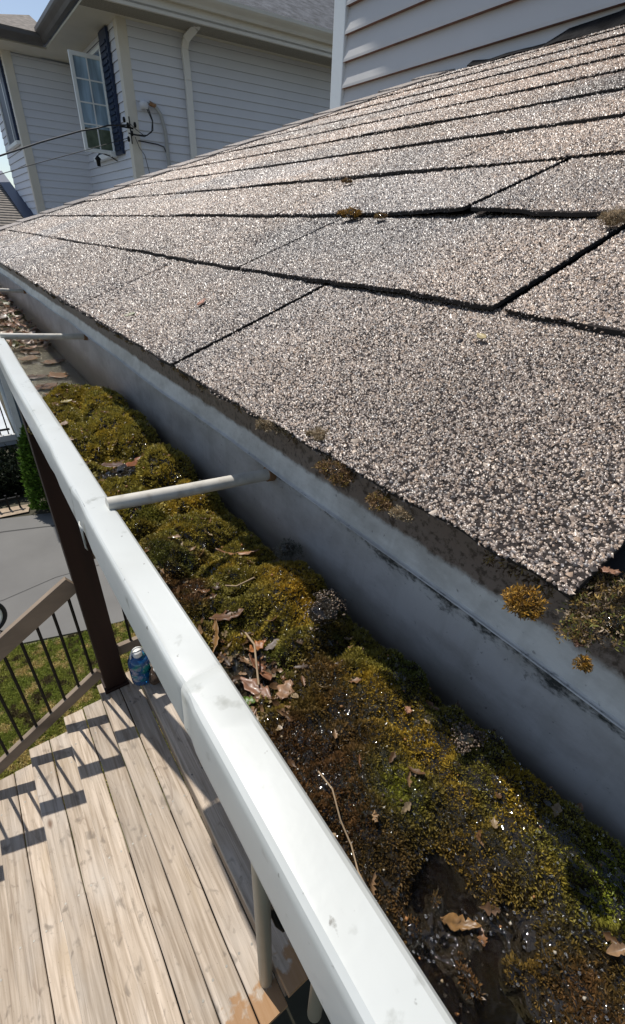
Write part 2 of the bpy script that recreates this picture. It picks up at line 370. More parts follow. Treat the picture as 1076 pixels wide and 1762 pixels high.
_oct = np.array([(1, 0, 0), (-1, 0, 0), (0, 1, 0), (0, -1, 0), (0, 0, 1), (0, 0, -1)], float)
_of = np.array([(0, 2, 4), (2, 1, 4), (1, 3, 4), (3, 0, 4), (2, 0, 5), (1, 2, 5), (3, 1, 5), (0, 3, 5)])
PAL = np.array([(.07, .065, .065), (.13, .115, .11), (.20, .175, .16), (.30, .26, .23), (.42, .37, .32), (.62, .57, .50), (.25, .21, .175), (.17, .17, .18), (.36, .29, .23)])
def roofgran(P, size):
    n = len(P); b5 = np.array([(1, 0, 0), (0, 1, 0), (-1, 0, 0), (0, -1, 0), (0, 0, 1)], float)
    v = np.repeat(b5[None], n, 0)+rng.normal(0, .22, (n, 5, 3))*np.array([1, 1, .6]); v[:, :4, 2] -= .45; v[:, 4, 2] *= .8
    v *= rng.uniform(.7, 1.25, (n, 1, 3)); v *= size[:, None, None]*.5
    yaw = rng.uniform(0, 6.283, n); tx = rng.normal(0, .38, n); ty = rng.normal(0, .38, n)
    c, s_ = np.cos(yaw), np.sin(yaw)
    X = v[..., 0]*c[:, None]-v[..., 1]*s_[:, None]; Yv = v[..., 0]*s_[:, None]+v[..., 1]*c[:, None]; Zv = v[..., 2]
    X2 = X*np.cos(ty)[:, None]+Zv*np.sin(ty)[:, None]; Z2 = -X*np.sin(ty)[:, None]+Zv*np.cos(ty)[:, None]
    Y3 = Yv*np.cos(tx)[:, None]-Z2*np.sin(tx)[:, None]; Z3 = Yv*np.sin(tx)[:, None]+Z2*np.cos(tx)[:, None]
    V = X2[..., None]*U+Y3[..., None]*np.array([0, 1, 0])+Z3[..., None]*NR+P[:, None, :]
    F = np.array([(0, 1, 4), (1, 2, 4), (2, 3, 4), (3, 0, 4)])[None]+(np.arange(n)*5)[:, None, None]
    w = np.array([.07, .12, .20, .21, .12, .035, .16, .06, .09]); c = PAL[rng.choice(len(PAL), n, p=w/w.sum())]*rng.uniform(.75, 1.25, (n, 1))
    cool = np.clip((fbm(P[:, 0], P[:, 1], .22, 93)-.5)*5, 0, 1)[:, None]; c = c*1.08*(np.array([1.08, .975, .90])*(1-cool)+np.array([.86, .86, .89])*cool); wr = np.clip((P[:, 0]-.45)/.7, 0, 1)[:, None]; c = c*(1-wr*(1-np.array([1.03, .93, .86])))
    return V.reshape(-1, 3), F.reshape(-1, 3), np.repeat(c, 5, 0)
def granules(P, size, palw=None):
    n = len(P); Rm = rand_rot(n); sh = _oct[None]*(rng.uniform(.6, 1.15, (n, 1, 3)))*size[:, None, None]*.5
    sh = sh*1.0+rng.normal(0, .12, sh.shape)*size[:, None, None]*.5
    V = np.einsum('nij,nkj->nki', Rm, sh)+P[:, None, :]
    F = _of[None]+(np.arange(n)*6)[:, None, None]
    w = np.array([.11, .15, .18, .17, .13, .06, .09, .06, .05]) if palw is None else palw
    c = PAL[rng.choice(len(PAL), n, p=w/w.sum())]*rng.uniform(.8, 1.2, (n, 1))
    return V.reshape(-1, 3), F.reshape(-1, 3), np.repeat(c, 6, 0)
def blades(P, Nrm, length, width, k, spread, colr):
    """k pointed blades at each of the points"""
    n = len(P); P = np.repeat(P, k, 0); Nn = np.repeat(Nrm, k, 0); ln = np.repeat(length, k)*rng.uniform(.6, 1.25, n*k); wd = np.repeat(width, k)
    c = np.repeat(colr, k, 0)*rng.uniform(.65, 1.35, (n*k, 1))
    d = Nn+rng.normal(0, spread, Nn.shape); d /= np.linalg.norm(d, axis=1)[:, None]
    s = np.cross(d, rng.normal(size=d.shape)); s /= np.linalg.norm(s, axis=1)[:, None]
    s *= wd[:, None]*.5
    mid = P+d*ln[:, None]*.55; bend = rng.normal(0, .25, d.shape)*ln[:, None]
    V = np.stack([P-s*.6, P+s*.6, mid+s, P+d*ln[:, None]+bend*.5, mid-s], 1)
    F = np.array([[0, 1, 2, 3, 4]])+(np.arange(n*k)*5)[:, None]
    cc = np.repeat(c, 5, 0)
    return V.reshape(-1, 3), F, cc

# ================================================================== SETTING
G = -4.6
def sheet(name, x0, y0, x1, y1, z, m, kind='structure'):
    o = MB().add([(x0, y0, z), (x1, y0, z), (x1, y1, z), (x0, y1, z)], [(0, 1, 2, 3)]).build(name, m); tag(o, kind=kind); return o
sheet('ground', -300, -300, 300, 600, G-.03, M['soil'])
lb = MB().add([(-3, 2.2, G-.022), (2.2, 2.2, G-.022), (2.2, 4.9, G-.022), (-3, 6.1, G-.022)], [(0, 1, 2, 3)]).build('lawn_soil', mat('dry_lawn_soil', (.13, .12, .06), .95, noise=(9, .4))); tag(lb, kind='structure')
# driveway as a slab whose edges follow the photo
MB().hexa([(-14, 5.75, G-.05), (-.74, 5.43, G-.05), (3, 4.9, G-.05), (6, 8.2, G-.05), (-14, 5.75, G), (-.74, 5.43, G), (3, 4.9, G), (6, 8.2, G)]).v
dv = MB(); pts = [(-14, 6.4), (-.74, 5.43), (.12, 5.18), (.64, 5.06), (5, 4.7), (5, 8.35), (.59, 8.48), (-.41, 8.79), (-14, 9.6)]
dv.add([(x, y, G) for x, y in pts]+[(x, y, G-.06) for x, y in pts], [tuple(range(9))]+[(i, i+9, (i+1) % 9+9, (i+1) % 9) for i in range(9)])
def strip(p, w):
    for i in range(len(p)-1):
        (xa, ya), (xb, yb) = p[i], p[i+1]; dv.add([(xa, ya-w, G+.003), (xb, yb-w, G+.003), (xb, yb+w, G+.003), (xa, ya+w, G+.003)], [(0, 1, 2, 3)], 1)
strip([(-3, 8.6), (-1.2, 8.42), (-.4, 8.30), (.15, 8.12), (.6, 7.95), (1.4, 7.8)], .018)  # painted dark line standing in for the overhead cable's shadow
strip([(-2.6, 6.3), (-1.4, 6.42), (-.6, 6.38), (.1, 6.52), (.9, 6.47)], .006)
tag(dv.build('driveway', [M['asphalt'], mat('driveway_crack_and_shadow', (.06, .058, .055), .9)]), kind='structure')
# lawn
n = 90000
gx = rng.uniform(-2.6, 1.6, n); gy = rng.uniform(2.6, 5.5, n); keep = gy < 5.22-.27*(gx-0.0)+.05*vnoise(gx, gy, .15, 3)-.06
gx, gy = gx[keep], gy[keep]; n = len(gx)
f1 = fbm(gx, gy, .5, 5)[:, None]; f2 = fbm(gx, gy, .12, 8)[:, None]
gc = np.array([.075, .105, .016])*(1-f1)+np.array([.17, .155, .045])*f1
gc = np.where(f2 > .62, np.array([.23, .19, .085]), gc); gc = np.where(f2 < .33, np.array([.05, .04, .02]), gc)
P = np.stack([gx, gy, np.full(n, G-.02)], 1)
V, F, C = blades(P, np.tile([0., 0, 1], (n, 1)), np.full(n, .045), np.full(n, .011), 3, .75, gc*2.7)
lawn_blades = npmesh('lawn', V, F, M['grass'], colr=C); tag(lawn_blades, 'patchy green and straw coloured lawn below the stair railing', 'lawn', kind='stuff')

# ================================================================== NEIGHBOUR HOUSE (far left)
K = 1.3
def H(x, y, z): return Vector((x*K, y*K, z*K))
a5 = math.radians(5); fd = Vector((math.cos(a5), -math.sin(a5), 0)); fnrm = Vector((-math.sin(a5), -math.cos(a5), 0))
def lap(mb, p0, p1, z0, z1, expo, depth, nrm, mi_lip=1, zphase=None):
    p0 = Vector(p0); p1 = Vector(p1); nrm = Vector(nrm); z = z0
    if zphase is not None: z = zphase-expo*math.ceil((zphase-z0)/expo)
    while z < z1:
        zt = min(z+expo, z1)
        def q(p, zz, d): return Vector((p.x, p.y, zz))+nrm*d
        zl = z+expo*.10
        mb.add([q(p0, z, depth), q(p1, z, depth), q(p1, zl, depth*.98), q(p0, zl, depth*.98), q(p1, zt, 0.0), q(p0, zt, 0.0)], [(0, 1, 2, 3), (3, 2, 4, 5)], 0)
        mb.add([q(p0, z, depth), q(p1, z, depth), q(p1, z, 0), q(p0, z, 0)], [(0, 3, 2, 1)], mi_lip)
        z = zt
nh = thing('neighbour_house', H(1.98, 6, -4.6/K), 'cream sided neighbouring house with an open casement window and a downspout', 'house')
P0 = Vector((1.98, 6, 0)); P1 = P0+fd*4.2
m = MB(); lap(m, H(*P0), H(*P1), G, 1.68*K, .1, .012, fnrm)
m.build('front_wall', [M['nsiding'], M['nlip']], nh)
m = MB(); lap(m, H(1.98, 7.9, 0), H(1.98, 6, 0), G, 1.68*K, .1, .012, (-1, 0, 0))
m.build('side_wall', [M['nsiding'], M['nlip']], nh)
m = MB(); lap(m, H(1.25, 7.9, 0), H(1.98, 7.9, 0), G, 1.64*K, .1, .012, (0, -1, 0))
m.build('recessed_wall', [M['nsiding'], M['nlip']], nh)
m = MB(); lap(m, H(1.25, 9.5, 0), H(1.25, 7.9, 0), G, 1.64*K, .1, .012, (-1, 0, 0))
m.build('side_wall', [M['nsiding'], M['nlip']], nh)
MB().box((1.985*K, 6.0*K, G), (8.0, 14, 1.67*K)).box((1.26*K, 7.92*K, G), (1.99*K, 9.48*K, 1.6*K)).build('wall_core', M['nsiding'], nh)
for (x, y) in ((1.98, 6.0), (1.25, 7.9)):
    m = MB(); c = H(x, y, 0)
    m.box((c.x-.022, c.y-.022, G), (c.x+.10, c.y+.01, 1.67*K)).box((c.x-.0225, c.y+.0105, G), (c.x+.0, c.y+.10, 1.66*K))
    m.build('corner_board', M['fasc'], nh)
# soffits
ze = 1.655*K
Fc = Vector((1.64, 5.60, 0)); Fr = Fc+fd*4.6
m = MB()
def poly(mb, pts, z, th=.02, mi=0):
    n = len(pts); mb.add([(p[0]*K, p[1]*K, z) for p in pts]+[(p[0]*K, p[1]*K, z+th) for p in pts], [tuple(range(n))[::-1], tuple(range(n, 2*n))]+[(i, (i+1) % n, (i+1) % n+n, i+n) for i in range(n)], mi)
poly(m, [(Fc.x, Fc.y), (Fr.x, Fr.y), (Fr.x, Fr.y+.8), (2.1, 6.1), (2.1, 8.0), (1.64, 8.0)], ze)
poly(m, [(.92, 7.5), (1.638, 7.5), (1.638, 8.0), (1.3, 8.0), (1.3, 9.6), (.92, 9.6)], ze-.012)
m.build('soffit', M['soffit'], nh)
# soffit board grooves
m = MB()
for i in range(14):
    t = i*.024*K; a = H(Fc.x, Fc.y, 0)+Vector((0, t+.03, ze-.002)); b = a+fd*5.6; m.bar(a, b, .004, .003)
m.build('soffit_groove', M['dkfasc'], nh)
# front gutter: cream, with shadowed roll; K profile
def gutprof(mb, a, b, out, top, h, w, mi=0):
    a = Vector(a); b = Vector(b); out = Vector(out)
    pr = [(0, -h), (w*.45, -h), (w*.6, -h*.75), (w*.9, -h*.45), (w, -h*.3), (w, 0), (w*.85, 0), (w*.85, -h*.25), (0, -h*.3)]
    vs = [p+out*q[0]+Vector((0, 0, top+q[1])) for p in (a, b) for q in pr]; n = len(pr)
    mb.add(vs, [(i, (i+1) % n, (i+1) % n+n, i+n) for i in range(n)]+[tuple(range(n)), tuple(range(2*n-1, n-1, -1))], mi)
A = H(Fc.x, Fc.y, 0); B = H(Fr.x, Fr.y, 0)
m = MB(); m.hexa([A+Vector((0, 0, ze-.03)), B+Vector((0, 0, ze-.03)), B+Vector((0, .03, ze-.03)), A+Vector((0, .03, ze-.03)), A+Vector((0, 0, ze+.20)), B+Vector((0, 0, ze+.20)), B+Vector((0, .03, ze+.20)), A+Vector((0, .03, ze+.20))])
m.build('fascia', M['fasc'], nh)
m = MB(); gutprof(m, A+fnrm*.002, B+fnrm*.002, fnrm, ze+.205, .12, .12); m.build('eave_gutter', M['fasc'], nh)
m = MB(); a = H(1.635, 5.55, 0); b = H(1.635, 7.48, 0)
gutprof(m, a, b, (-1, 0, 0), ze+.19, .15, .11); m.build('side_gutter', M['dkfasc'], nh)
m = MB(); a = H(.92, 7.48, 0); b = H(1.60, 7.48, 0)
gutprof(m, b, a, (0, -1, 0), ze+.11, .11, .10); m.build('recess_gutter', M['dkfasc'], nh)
# roofs
m = MB(); zt = ze+.21
rp = [A+Vector((-.05, -.05, zt)), B+Vector((0, -.05, zt)), Vector((8, 10.5, zt+2.1)), Vector((1.64*K+3.4, 10.8, zt+2.05)), Vector((1.64*K-.05, 14, zt))]
m.add(rp, [(0, 1, 2, 3), (0, 3, 4)]); m.build('roof', M['groof'], nh, solid=.03)
m = MB(); e0 = H(.90, 7.44, 0); e1 = H(1.70, 7.44, 0); zz = ze+.12
m.add([(e0.x, e0.y, zz), (e1.x, e1.y, zz), (e1.x, e1.y+1.15, zz+.45), (e0.x, e0.y+1.15, zz+.27), (e1.x, e1.y+4, zz+.3), (e0.x, e0.y+4, zz+.1)], [(0, 1, 2, 3), (3, 2, 4, 5)]); m.build('recess_roof', M['broof'], nh, solid=.03)
# windows
sh = MB(); 
y0, y1, z0, z1 = 6.28*K, 6.53*K, .665*K, 1.645*K; x = 1.98*K-.014
sh.box((x-.035, y0, z0), (x, y1, z1))
for i in range(18):
    zz = z0+.06+i*(z1-z0-.12)/18; sh.bar((x-.04, y0+.04, zz), (x-.04, y1-.04, zz), .02, .03)
sh.build('shutter', M['navy'], nh)
w = MB(); wy0, wy1, wz0, wz1 = 6.56*K, 7.30*K, .70*K, 1.54*K
w.box((x-.03, wy0, wz0-.04), (x, wy0+.05, wz1+.04)).box((x-.03, wy1-.05, wz0-.04), (x, wy1, wz1+.04)).box((x-.03, wy0+.05, wz1), (x, wy1-.05, wz1+.04)).box((x-.09, wy0-.02, wz0-.06), (x+.0, wy1+.02, wz0-.0))
wf = w.build('window_frame', M['wframe'], nh)
MB().box((x-.012, wy0+.05, wz0), (x-.006, wy1-.05, wz1)).build('pane', M['pane'], wf)
# opened sash, hinged at the near jamb, standing out from the wall
sx0, sx1, sy = 1.640*K, 1.972*K, 6.60*K; sz0, sz1 = .675*K, 1.485*K
fr = .045
s = MB(); s.box((sx0, sy-.02, sz0), (sx0+fr, sy+.02, sz1)).box((sx1-fr, sy-.02, sz0), (sx1, sy+.02, sz1)).box((sx0+fr, sy-.02, sz1-fr), (sx1-fr, sy+.02, sz1)).box((sx0+fr, sy-.02, sz0), (sx1-fr, sy+.02, sz0+fr))
sash = s.build('casement_sash', M['wframe'], nh, bevel=.004)
gx0, gx1, gz0, gz1 = sx0+fr, sx1-fr, sz0+fr, sz1-fr
zc = gz0+(gz1-gz0)*.24
MB().box((gx0, sy-.004, zc), (gx1, sy+.004, gz1)).build('pane', M['curt'], sash)
MB().box((gx0, sy-.004, gz0), (gx1, sy+.004, zc-.002)).build('pane', M['greenpane'], sash, label='lower pane with green foliage reflection painted in')
s = MB(); xm = (gx0+gx1)/2
s.box((xm-.008, sy-.012, gz0), (xm+.008, sy+.012, gz1))
for t in (.28, .52, .77): 
    zz = gz0+(gz1-gz0)*t; s.box((gx0, sy-.0125, zz-.008), (xm-.008, sy+.0125, zz+.008)).box((xm+.008, sy-.0125, zz-.008), (gx1, sy+.0125, zz+.008))
s.build('muntin', M['wframe'], sash)
# lamp below the sash
lm = thing('wall_lamp', (1.76*K, 6.6*K, .60*K), 'small dark lantern under the open casement window', 'lamp')
MB().lathe((1.76*K, 6.6*K, .555*K), [(.0, 0), (.025, .0), (.03, .07), (.045, .085), (.012, .12), (0, .125)], 12).build('lamp_body', M['black'], lm)
MB().tube([(1.76*K, 6.6*K, .648*K), (1.80*K, 6.6*K, .68*K), (1.90*K, 6.6*K, .66*K), (1.975*K, 6.6*K, .62*K)], .008, 6).build('lamp_arm', M['black'], lm)
# far-left windows on the x=1.25 wall
x = 1.25*K-.014
for (ya, yb) in ((8.06, 8.26),): MB().box((x-.035, ya*K, .86*K), (x, yb*K, 1.60*K)).build('shutter', M['navy'], nh)
w = MB().box((x-.03, 8.28*K, .84*K), (x, 8.32*K, 1.6*K)).box((x-.03, 8.84*K, .84*K), (x, 8.88*K, 1.6*K)).box((x-.06, 8.02*K, .815*K), (x, 8.9*K, .85*K)).build('window_frame', M['wframe'], nh)
MB().box((x-.01, 8.32*K, .85*K), (x-.004, 8.84*K, 1.6*K)).build('pane', M['navy'], w)
# downspout on the front wall
def onF(d, z, o=0): return (P0+fd*d)*K+Vector((0, 0, z*K))+fnrm*o
d0 = .665
m = MB(); pts = [onF(d0+.05, 1.86, .46), onF(d0+.045, 1.745, .46), onF(d0+.02, 1.66, .30), onF(d0-.035, 1.60, .10), onF(d0-.045, 1.54, .05), onF(d0-.035, 1.3, .05), onF(d0-.035, -1, .05), onF(d0-.035, -3.4, .05)]
for i in range(len(pts)-1): m.bar(pts[i], pts[i+1], .085, .06, up=tuple(fnrm))
m.build('downspout', M['whitep'], nh, bevel=.008)
# service mast & weatherhead
m = MB(); m.tube([onF(.34, -2, .05), onF(.345, .55, .05), onF(.34, .85, .05), onF(.31, .99, .05), onF(.25, 1.06, .06), onF(.20, 1.065, .07)], .024, 10)
m.build('conduit', M['greyc'], nh)
MB().tube([onF(.262, 1.052, .058), onF(.20, 1.065, .07)], .026, 10).build('conduit_collar', M['rust'], nh)
MB().lathe(onF(.145, 1.035, .06), [(0, -.03), (.05, -.03), (.055, .03), (.04, .055), (0, .06)], 14).build('weatherhead', M['nsiding'], nh)
m = MB(); m.tube([onF(.18, 1.03, .07), onF(.21, .93, .09), onF(.20, .85, .10), onF(.13, .80, .12), onF(.03, .79, .14), onF(-.05, .80, .10)], .007, 6)
m.tube([onF(.16, 1.03, .08), onF(.20, .92, .12), onF(.18, .83, .12), onF(.10, .785, .14), onF(-.04, .79, .12)], .006, 6)
m.tube([onF(.34, .66, .04), onF(.31, .73, .03), onF(.25, .745, .03), onF(.05, .755, .04)], .007, 6)
m.tube([onF(.02, .78, .05), onF(.05, .70, .04), onF(.10, .64, .03), onF(.125, .50, .03), onF(.13, 0, .03)], .004, 5)
m.tube([onF(-.03, .88, .10), onF(.04, .83, .10), onF(.10, .80, .10)], .004, 5)
m.build('service_wires', M['cable'], nh)
m = MB()
for q in ((-.08, .90), (-.05, .86), (-.02, .80), (-.06, .75), (.02, .87)): m.lathe(onF(q[0], q[1], .12), [(0, -.03), (.014, -.025), (.02, 0), (.014, .025), (0, .03)], 8)
m.tube([onF(-.12, .85, .06), onF(.0, .84, .12)], .010, 6); m.tube([onF(-.02, .72, .06), onF(-.03, .93, .12)], .008, 6)
m.build('insulator_bracket', M['black'], nh)
def cable(name, pts, r, label):
    o = MB().tube(pts, r, 6).build(name, M['cable'], at=pts[0]); tag(o, label, 'cable', 'overhead cables to the neighbouring house'); return o
c0 = onF(-.06, .86, .12)
cable('overhead_cable', [c0, H(1.72, 5.88, .83), H(1.60, 5.85, .79), H(1.436, 5.8, .747), H(1.006, 5.5, .588), H(.63, 5.2, .436), H(-1.2, 3.8, -.1), H(-5, 1.0, .2)], .0085, 'thicker upper black cable running left from the neighbouring house corner')
cable('overhead_cable', [onF(-.06, .76, .10), H(1.458, 5.8, .607), H(.921, 5.5, .43), H(.596, 5.2, .313), H(-1.2, 3.8, -.3), H(-5, 1.0, .1)], .004, 'thinner lower black cable sagging left below the open window')
# lower roof against the far-left wall
lr = thing('garage', (1.0, 11, G), 'low teal grey garage with brown shingled roof against the far left wall', 'garage')
m = MB(); sl_ = .6/2.15
zb = lambda y: .02+(y-8.3)*sl_
rows = 30
for i in range(rows):
    ya = 7.31+i*3.29/rows; yb = 7.31+(i+1)*3.29/rows+.01  # roof drawn out beyond view at front and left to shade the driveway
    m.add([H(-.108, ya, zb(ya)+.012), H(1.249, ya, zb(ya)+.012), H(1.249, yb, zb(yb)), H(-.108, yb, zb(yb))], [(0, 1, 2, 3)], 0)
    m.add([H(-.108, ya, zb(ya)-.006), H(1.249, ya, zb(ya)-.006), H(1.249, ya, zb(ya)+.012), H(-.108, ya, zb(ya)+.012)], [(0, 1, 2, 3)], 1)
m.build('roof_shingles', [M['broof'], M['nlip']], lr)
m = MB(); 
m.hexa([H(1.10, 7.32, zb(7.32)+.013), H(1.246, 7.32, zb(7.32)+.013), H(1.246, 10.5, zb(10.5)+.012), H(1.10, 10.5, zb(10.5)+.013), H(1.10, 7.32, zb(7.32)+.035), H(1.246, 7.32, zb(7.32)+.05), H(1.246, 10.5, zb(10.5)+.05), H(1.10, 10.5, zb(10.5)+.035)])
m.build('roof_flashing', M['navy'], lr)
tg_ = mat('teal_grey_siding', (.10, .14, .165), .6, noise=(2, .1))
lw = MB(); lap(lw, (.345, 9.9, 0), (1.64, 9.9, 0), G, -.30, .12, .012, (0, -1, 0)); lap(lw, (.345, 13.7, 0), (.345, 9.9, 0), G, -.30, .12, .012, (-1, 0, 0)); lw.box((.35, 9.91, G), (1.62, 13.6, -.32))
lw.build('garage_wall', [tg_, M['nlip']], lr)
MB().box((.305, 9.86, G), (.405, 9.888, -.31)).box((.305, 9.8885, G), (.332, 9.97, -.31)).build('corner_trim', M['shade_white'], lr)

# far pale house beyond
fh = thing('distant_house', (-1, 30, G), 'pale grey blank wall of a distant house beyond the lower roof', 'house')
MB().box((-6, 30, G), (2.6, 36, 4.0)).build('wall', M['corner'], fh)
MB().hexa([(-6.4, 29.6, 4.0), (3.0, 29.6, 4.0), (3.0, 36.4, 4.0), (-6.4, 36.4, 4.0), (-6.4, 32.9, 5.2), (3.0, 32.9, 5.2), (3.0, 33.1, 5.2), (-6.4, 33.1, 5.2)]).build('roof', M['groof'], fh)

# ================================================================== GROUND LEVEL THINGS
# cedar shrub
cd = thing('cedar_shrub', (.52, 8.75, G), 'upright bright green cedar shrub at the far edge of the driveway', 'shrub')
MB().tube([(.52, 8.75, G-.02), (.52, 8.75, G+.5), (.52, 8.75, G+1.3)], [.05, .04, .015], 8).build('trunk', M['bark'], cd)
n = 5200; zz = rng.uniform(0.02, 1.0, n); ang = rng.uniform(0, 2*math.pi, n)
lum = vnoise(ang*.5, zz*1.65, .12, 2)
rad = (.40*(1-zz**2.2)**.6+.03)*(.72+.36*lum)*np.sqrt(rng.uniform(.45, 1, n))
P = np.stack([.52+rad*np.cos(ang), 8.75+rad*np.sin(ang), G+.06+zz*1.6], 1)
Nn = np.stack([np.cos(ang)*.8, np.sin(ang)*.8, np.full(n, .9)], 1)
cc = np.array([.09, .17, .02])*(.6+.8*rng.random((n, 1)))
V, F, C = blades(P, Nn, np.full(n, .07), np.full(n, .028), 3, .45, cc); npmesh('crown', V, F, M['cedar'], cd, C)
# planting behind (dark hedge), shade put into its near-black foliage colour
hg = thing('dark_hedge', (-1.5, 9.8, G), 'low hedge behind the cedar shrub, coloured dark for shade', 'hedge')
n = 9000; P = np.stack([rng.uniform(-4, .25, n), rng.uniform(9.5, 10.6, n), G+rng.uniform(0, .55, n)], 1); P[:, 2] = G+(P[:, 2]-G)*(.6+.6*vnoise(P[:, 0], P[:, 1], .4))
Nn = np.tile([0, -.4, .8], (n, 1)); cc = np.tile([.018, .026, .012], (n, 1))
V, F, C = blades(P, Nn, np.full(n, .09), np.full(n, .04), 3, .6, cc); npmesh('hedge_foliage', V, F, M['cedar'], hg, C)
# pale patio with black railing
pd = thing('pale_patio_platform', (-1, 13.5, G), 'low pale platform with a white front edge left of the outbuilding', 'platform')
MB().box((-6, 12.35, G), (.30, 16.2, G+.22)).build('platform_top', M['patio'], pd)
MB().box((-6, 12.30, G+.12), (.32, 12.348, G+.26)).build('platform_edge', M['whitep'], pd)
br = thing('black_patio_railing', (-1, 12.5, G), 'black metal railing in front of the pale platform', 'railing')
m = MB(); m.bar((-6, 12.5, G+1.15), (.25, 12.5, G+1.15), .04, .05).build('top_rail', M['black'], br)
m = MB(); m.bar((-6, 12.5, G+.34), (.25, 12.5, G+.34), .04, .04).build('bottom_rail', M['black'], br)
x = .2
while x > -1.6:
    MB().tube([(x, 12.5, G+.22), (x, 12.5, G+1.13)], .014, 6).build('baluster', M['black'], br); x -= .16
# short picket edging casting the striped light at the driveway end
ed = thing('low_edging_fence', (-.6, 9.05, G), 'low dark edging fence along the far side of the driveway', 'fence')
m = MB()
MB().bar((-3.2, 9.25, G+.22), (.0, 9.05, G+.22), .03, .03).build('fence_rail', M['black'], ed)
for i in range(18):
    x = -.05-i*.17; y = 9.05-.0625*(x); MB().bar((x, y, G-.02), (x, y, G+.30), .03, .03, up=(0, 1, 0)).build('picket', M['black'], ed)
sp = MB(); spx = [(-3.4, 9.15), (.05, 8.80), (.12, 9.1), (-3.4, 9.6)]
sp.add([(x, y, G+.004) for x, y in spx], [(0, 1, 2, 3)]); tag(sp.build('path', mat('sandy_strip', (.36, .28, .20), .9, noise=(9, .3))), kind='structure')

# bicycle, mostly beyond the left frame edge
bk = thing('bicycle', (-1.2, 5.9, G), 'bicycle wheel with white rim and black tyre at the left picture edge', 'bicycle')
def ring(c, r, rt, n=40, mi=0):
    m = MB(); vs = []; fs = []
    for i in range(n):
        t = 2*math.pi*i/n
        for k in range(8):
            u = 2*math.pi*k/8; rr = r+rt*math.cos(u); vs.append((c[0]+rr*math.cos(t), c[1]+rt*math.sin(u), c[2]+rr*math.sin(t)))
    for i in range(n):
        for k in range(8): fs.append((i*8+k, ((i+1) % n)*8+k, ((i+1) % n)*8+(k+1) % 8, i*8+(k+1) % 8))
    return m.add(vs, fs, 0, True)
def wheel(cx):
    c = (cx, 5.72, G+.31)
    w = ring(c, .285, .025).build('wheel_tyre', M['rubber'], bk)
    ring(c, .245, .016).build('rim', M['whitep'], w)
    s = MB()
    for k in range(16):
        t = 2*math.pi*k/16; s.tube([c, (c[0]+.24*math.cos(t), c[1]+(.02 if k % 2 else -.02)*0, c[2]+.24*math.sin(t))], .0015, 4)
    s.tube([(c[0], c[1]-.05, c[2]), (c[0], c[1]+.05, c[2])], .018, 8); s.build('spokes', M['steelc'], w)
wheel(-.86); wheel(-1.86)
f = MB(); y = 5.72; rw = (-.86, y, G+.31); fw = (-1.86, y, G+.31); bb = (-1.28, y, G+.30); st = (-1.12, y, G+.78); hd = (-1.72, y, G+.80)
for p, q in ((rw, bb), (bb, st), (st, rw), (bb, hd), (st, hd)): f.tube([p, q], .014, 8)
f.tube([hd, (-1.76, y, G+.66), fw], .013, 8); f.build('frame', M['red'], bk)
MB().tube([(-1.72, y, G+.80), (-1.69, y, G+.95), (-1.69, y-.26, G+.98)], .011, 8).tube([(-1.69, y, G+.95), (-1.69, y+.26, G+.98)], .011, 8).build('handlebar', M['black'], bk)
MB().tube([(-1.13, y, G+.78), (-1.10, y, G+.90)], .012, 8).box((-1.20, y-.06, G+.90), (-.98, y+.06, G+.94)).build('saddle', M['black'], bk, bevel=.015)
MB().tube([(-.90, 5.70, G+.25), (-.64, 5.66, G+.012), (-.58, 5.66, G+.012)], .010, 6).build('kickstand', M['black'], bk)

# ================================================================== STAIRS
Dp = 3.0; RUN = .272; RISE = .165
stairs = thing('wooden_staircase', (0, 1.5, G), 'bleached plank staircase with two boards on each tread below the gutter', 'staircase')
YS0, YS1 = .47, 2.72
# tread a: x from .0735 to .346 at z=-Dp
for k in range(-4, 10):
    z = -Dp-RISE*k; x0 = .0735-RUN*k; x1 = x0+RUN
    if z-.04 < G+.05: break
    for j in range(2):
        xa = x0+(0 if j == 0 else .1385); xb = x0+.1320 if j == 0 else x1-.002
        if k <= -2: xa, xb = x0+.14*j+(0.0), x0+.14*j+.135
        m = MB(); e = R.uniform(-.004, .004)
        # slightly cupped plank, chamfered
        L_ = 26; prof = [(xa, z-.036), (xa, z-.004), (xa+.004, z), ((xa+xb)/2, z-.0012), (xb-.004, z), (xb, z-.004), (xb, z-.036)]
        g = []
        for i in range(L_+1):
            yy = YS0+e+(YS1-YS0)*i/L_; w_ = .0012*math.sin(i*.9+k*2+j)
            g.append([(px+w_, yy, pz+.0006*math.sin(i*.5+j+k)) for px, pz in prof])
        m.grid(g, smooth=False)
        m.add(g[0], [tuple(range(7))]); m.add(g[-1], [tuple(range(6, -1, -1))])
        for yy in (.75, 1.6, 2.45):
            for xx in (xa+.03, xb-.03):
                cx_ = xx+R.uniform(-.004, .004); cy_ = yy+R.uniform(-.008, .008); zz_s = z-.0005
                m.add([(cx_+.0060*math.cos(q*math.pi/4), cy_+.0060*math.sin(q*math.pi/4), zz_s+.0012) for q in range(8)], [tuple(range(8))], 1)
        m.build('tread_board', [M['wood'], M['spike']], stairs)
    MB().box((x0+.001, YS0+.03, z-RISE+.002), (x0+.020, YS1-.02, z-.038)).build('riser_board', M['rail'], stairs)
m = MB()
for yy in (.75, 1.6, 2.45):
    m.bar((1.15, yy, -Dp+.165*4-.30), (-2.3, yy, -Dp+.165*4-.30-3.45*RISE/RUN), .04, .16)
m.build('stringer', M['rail'], stairs)
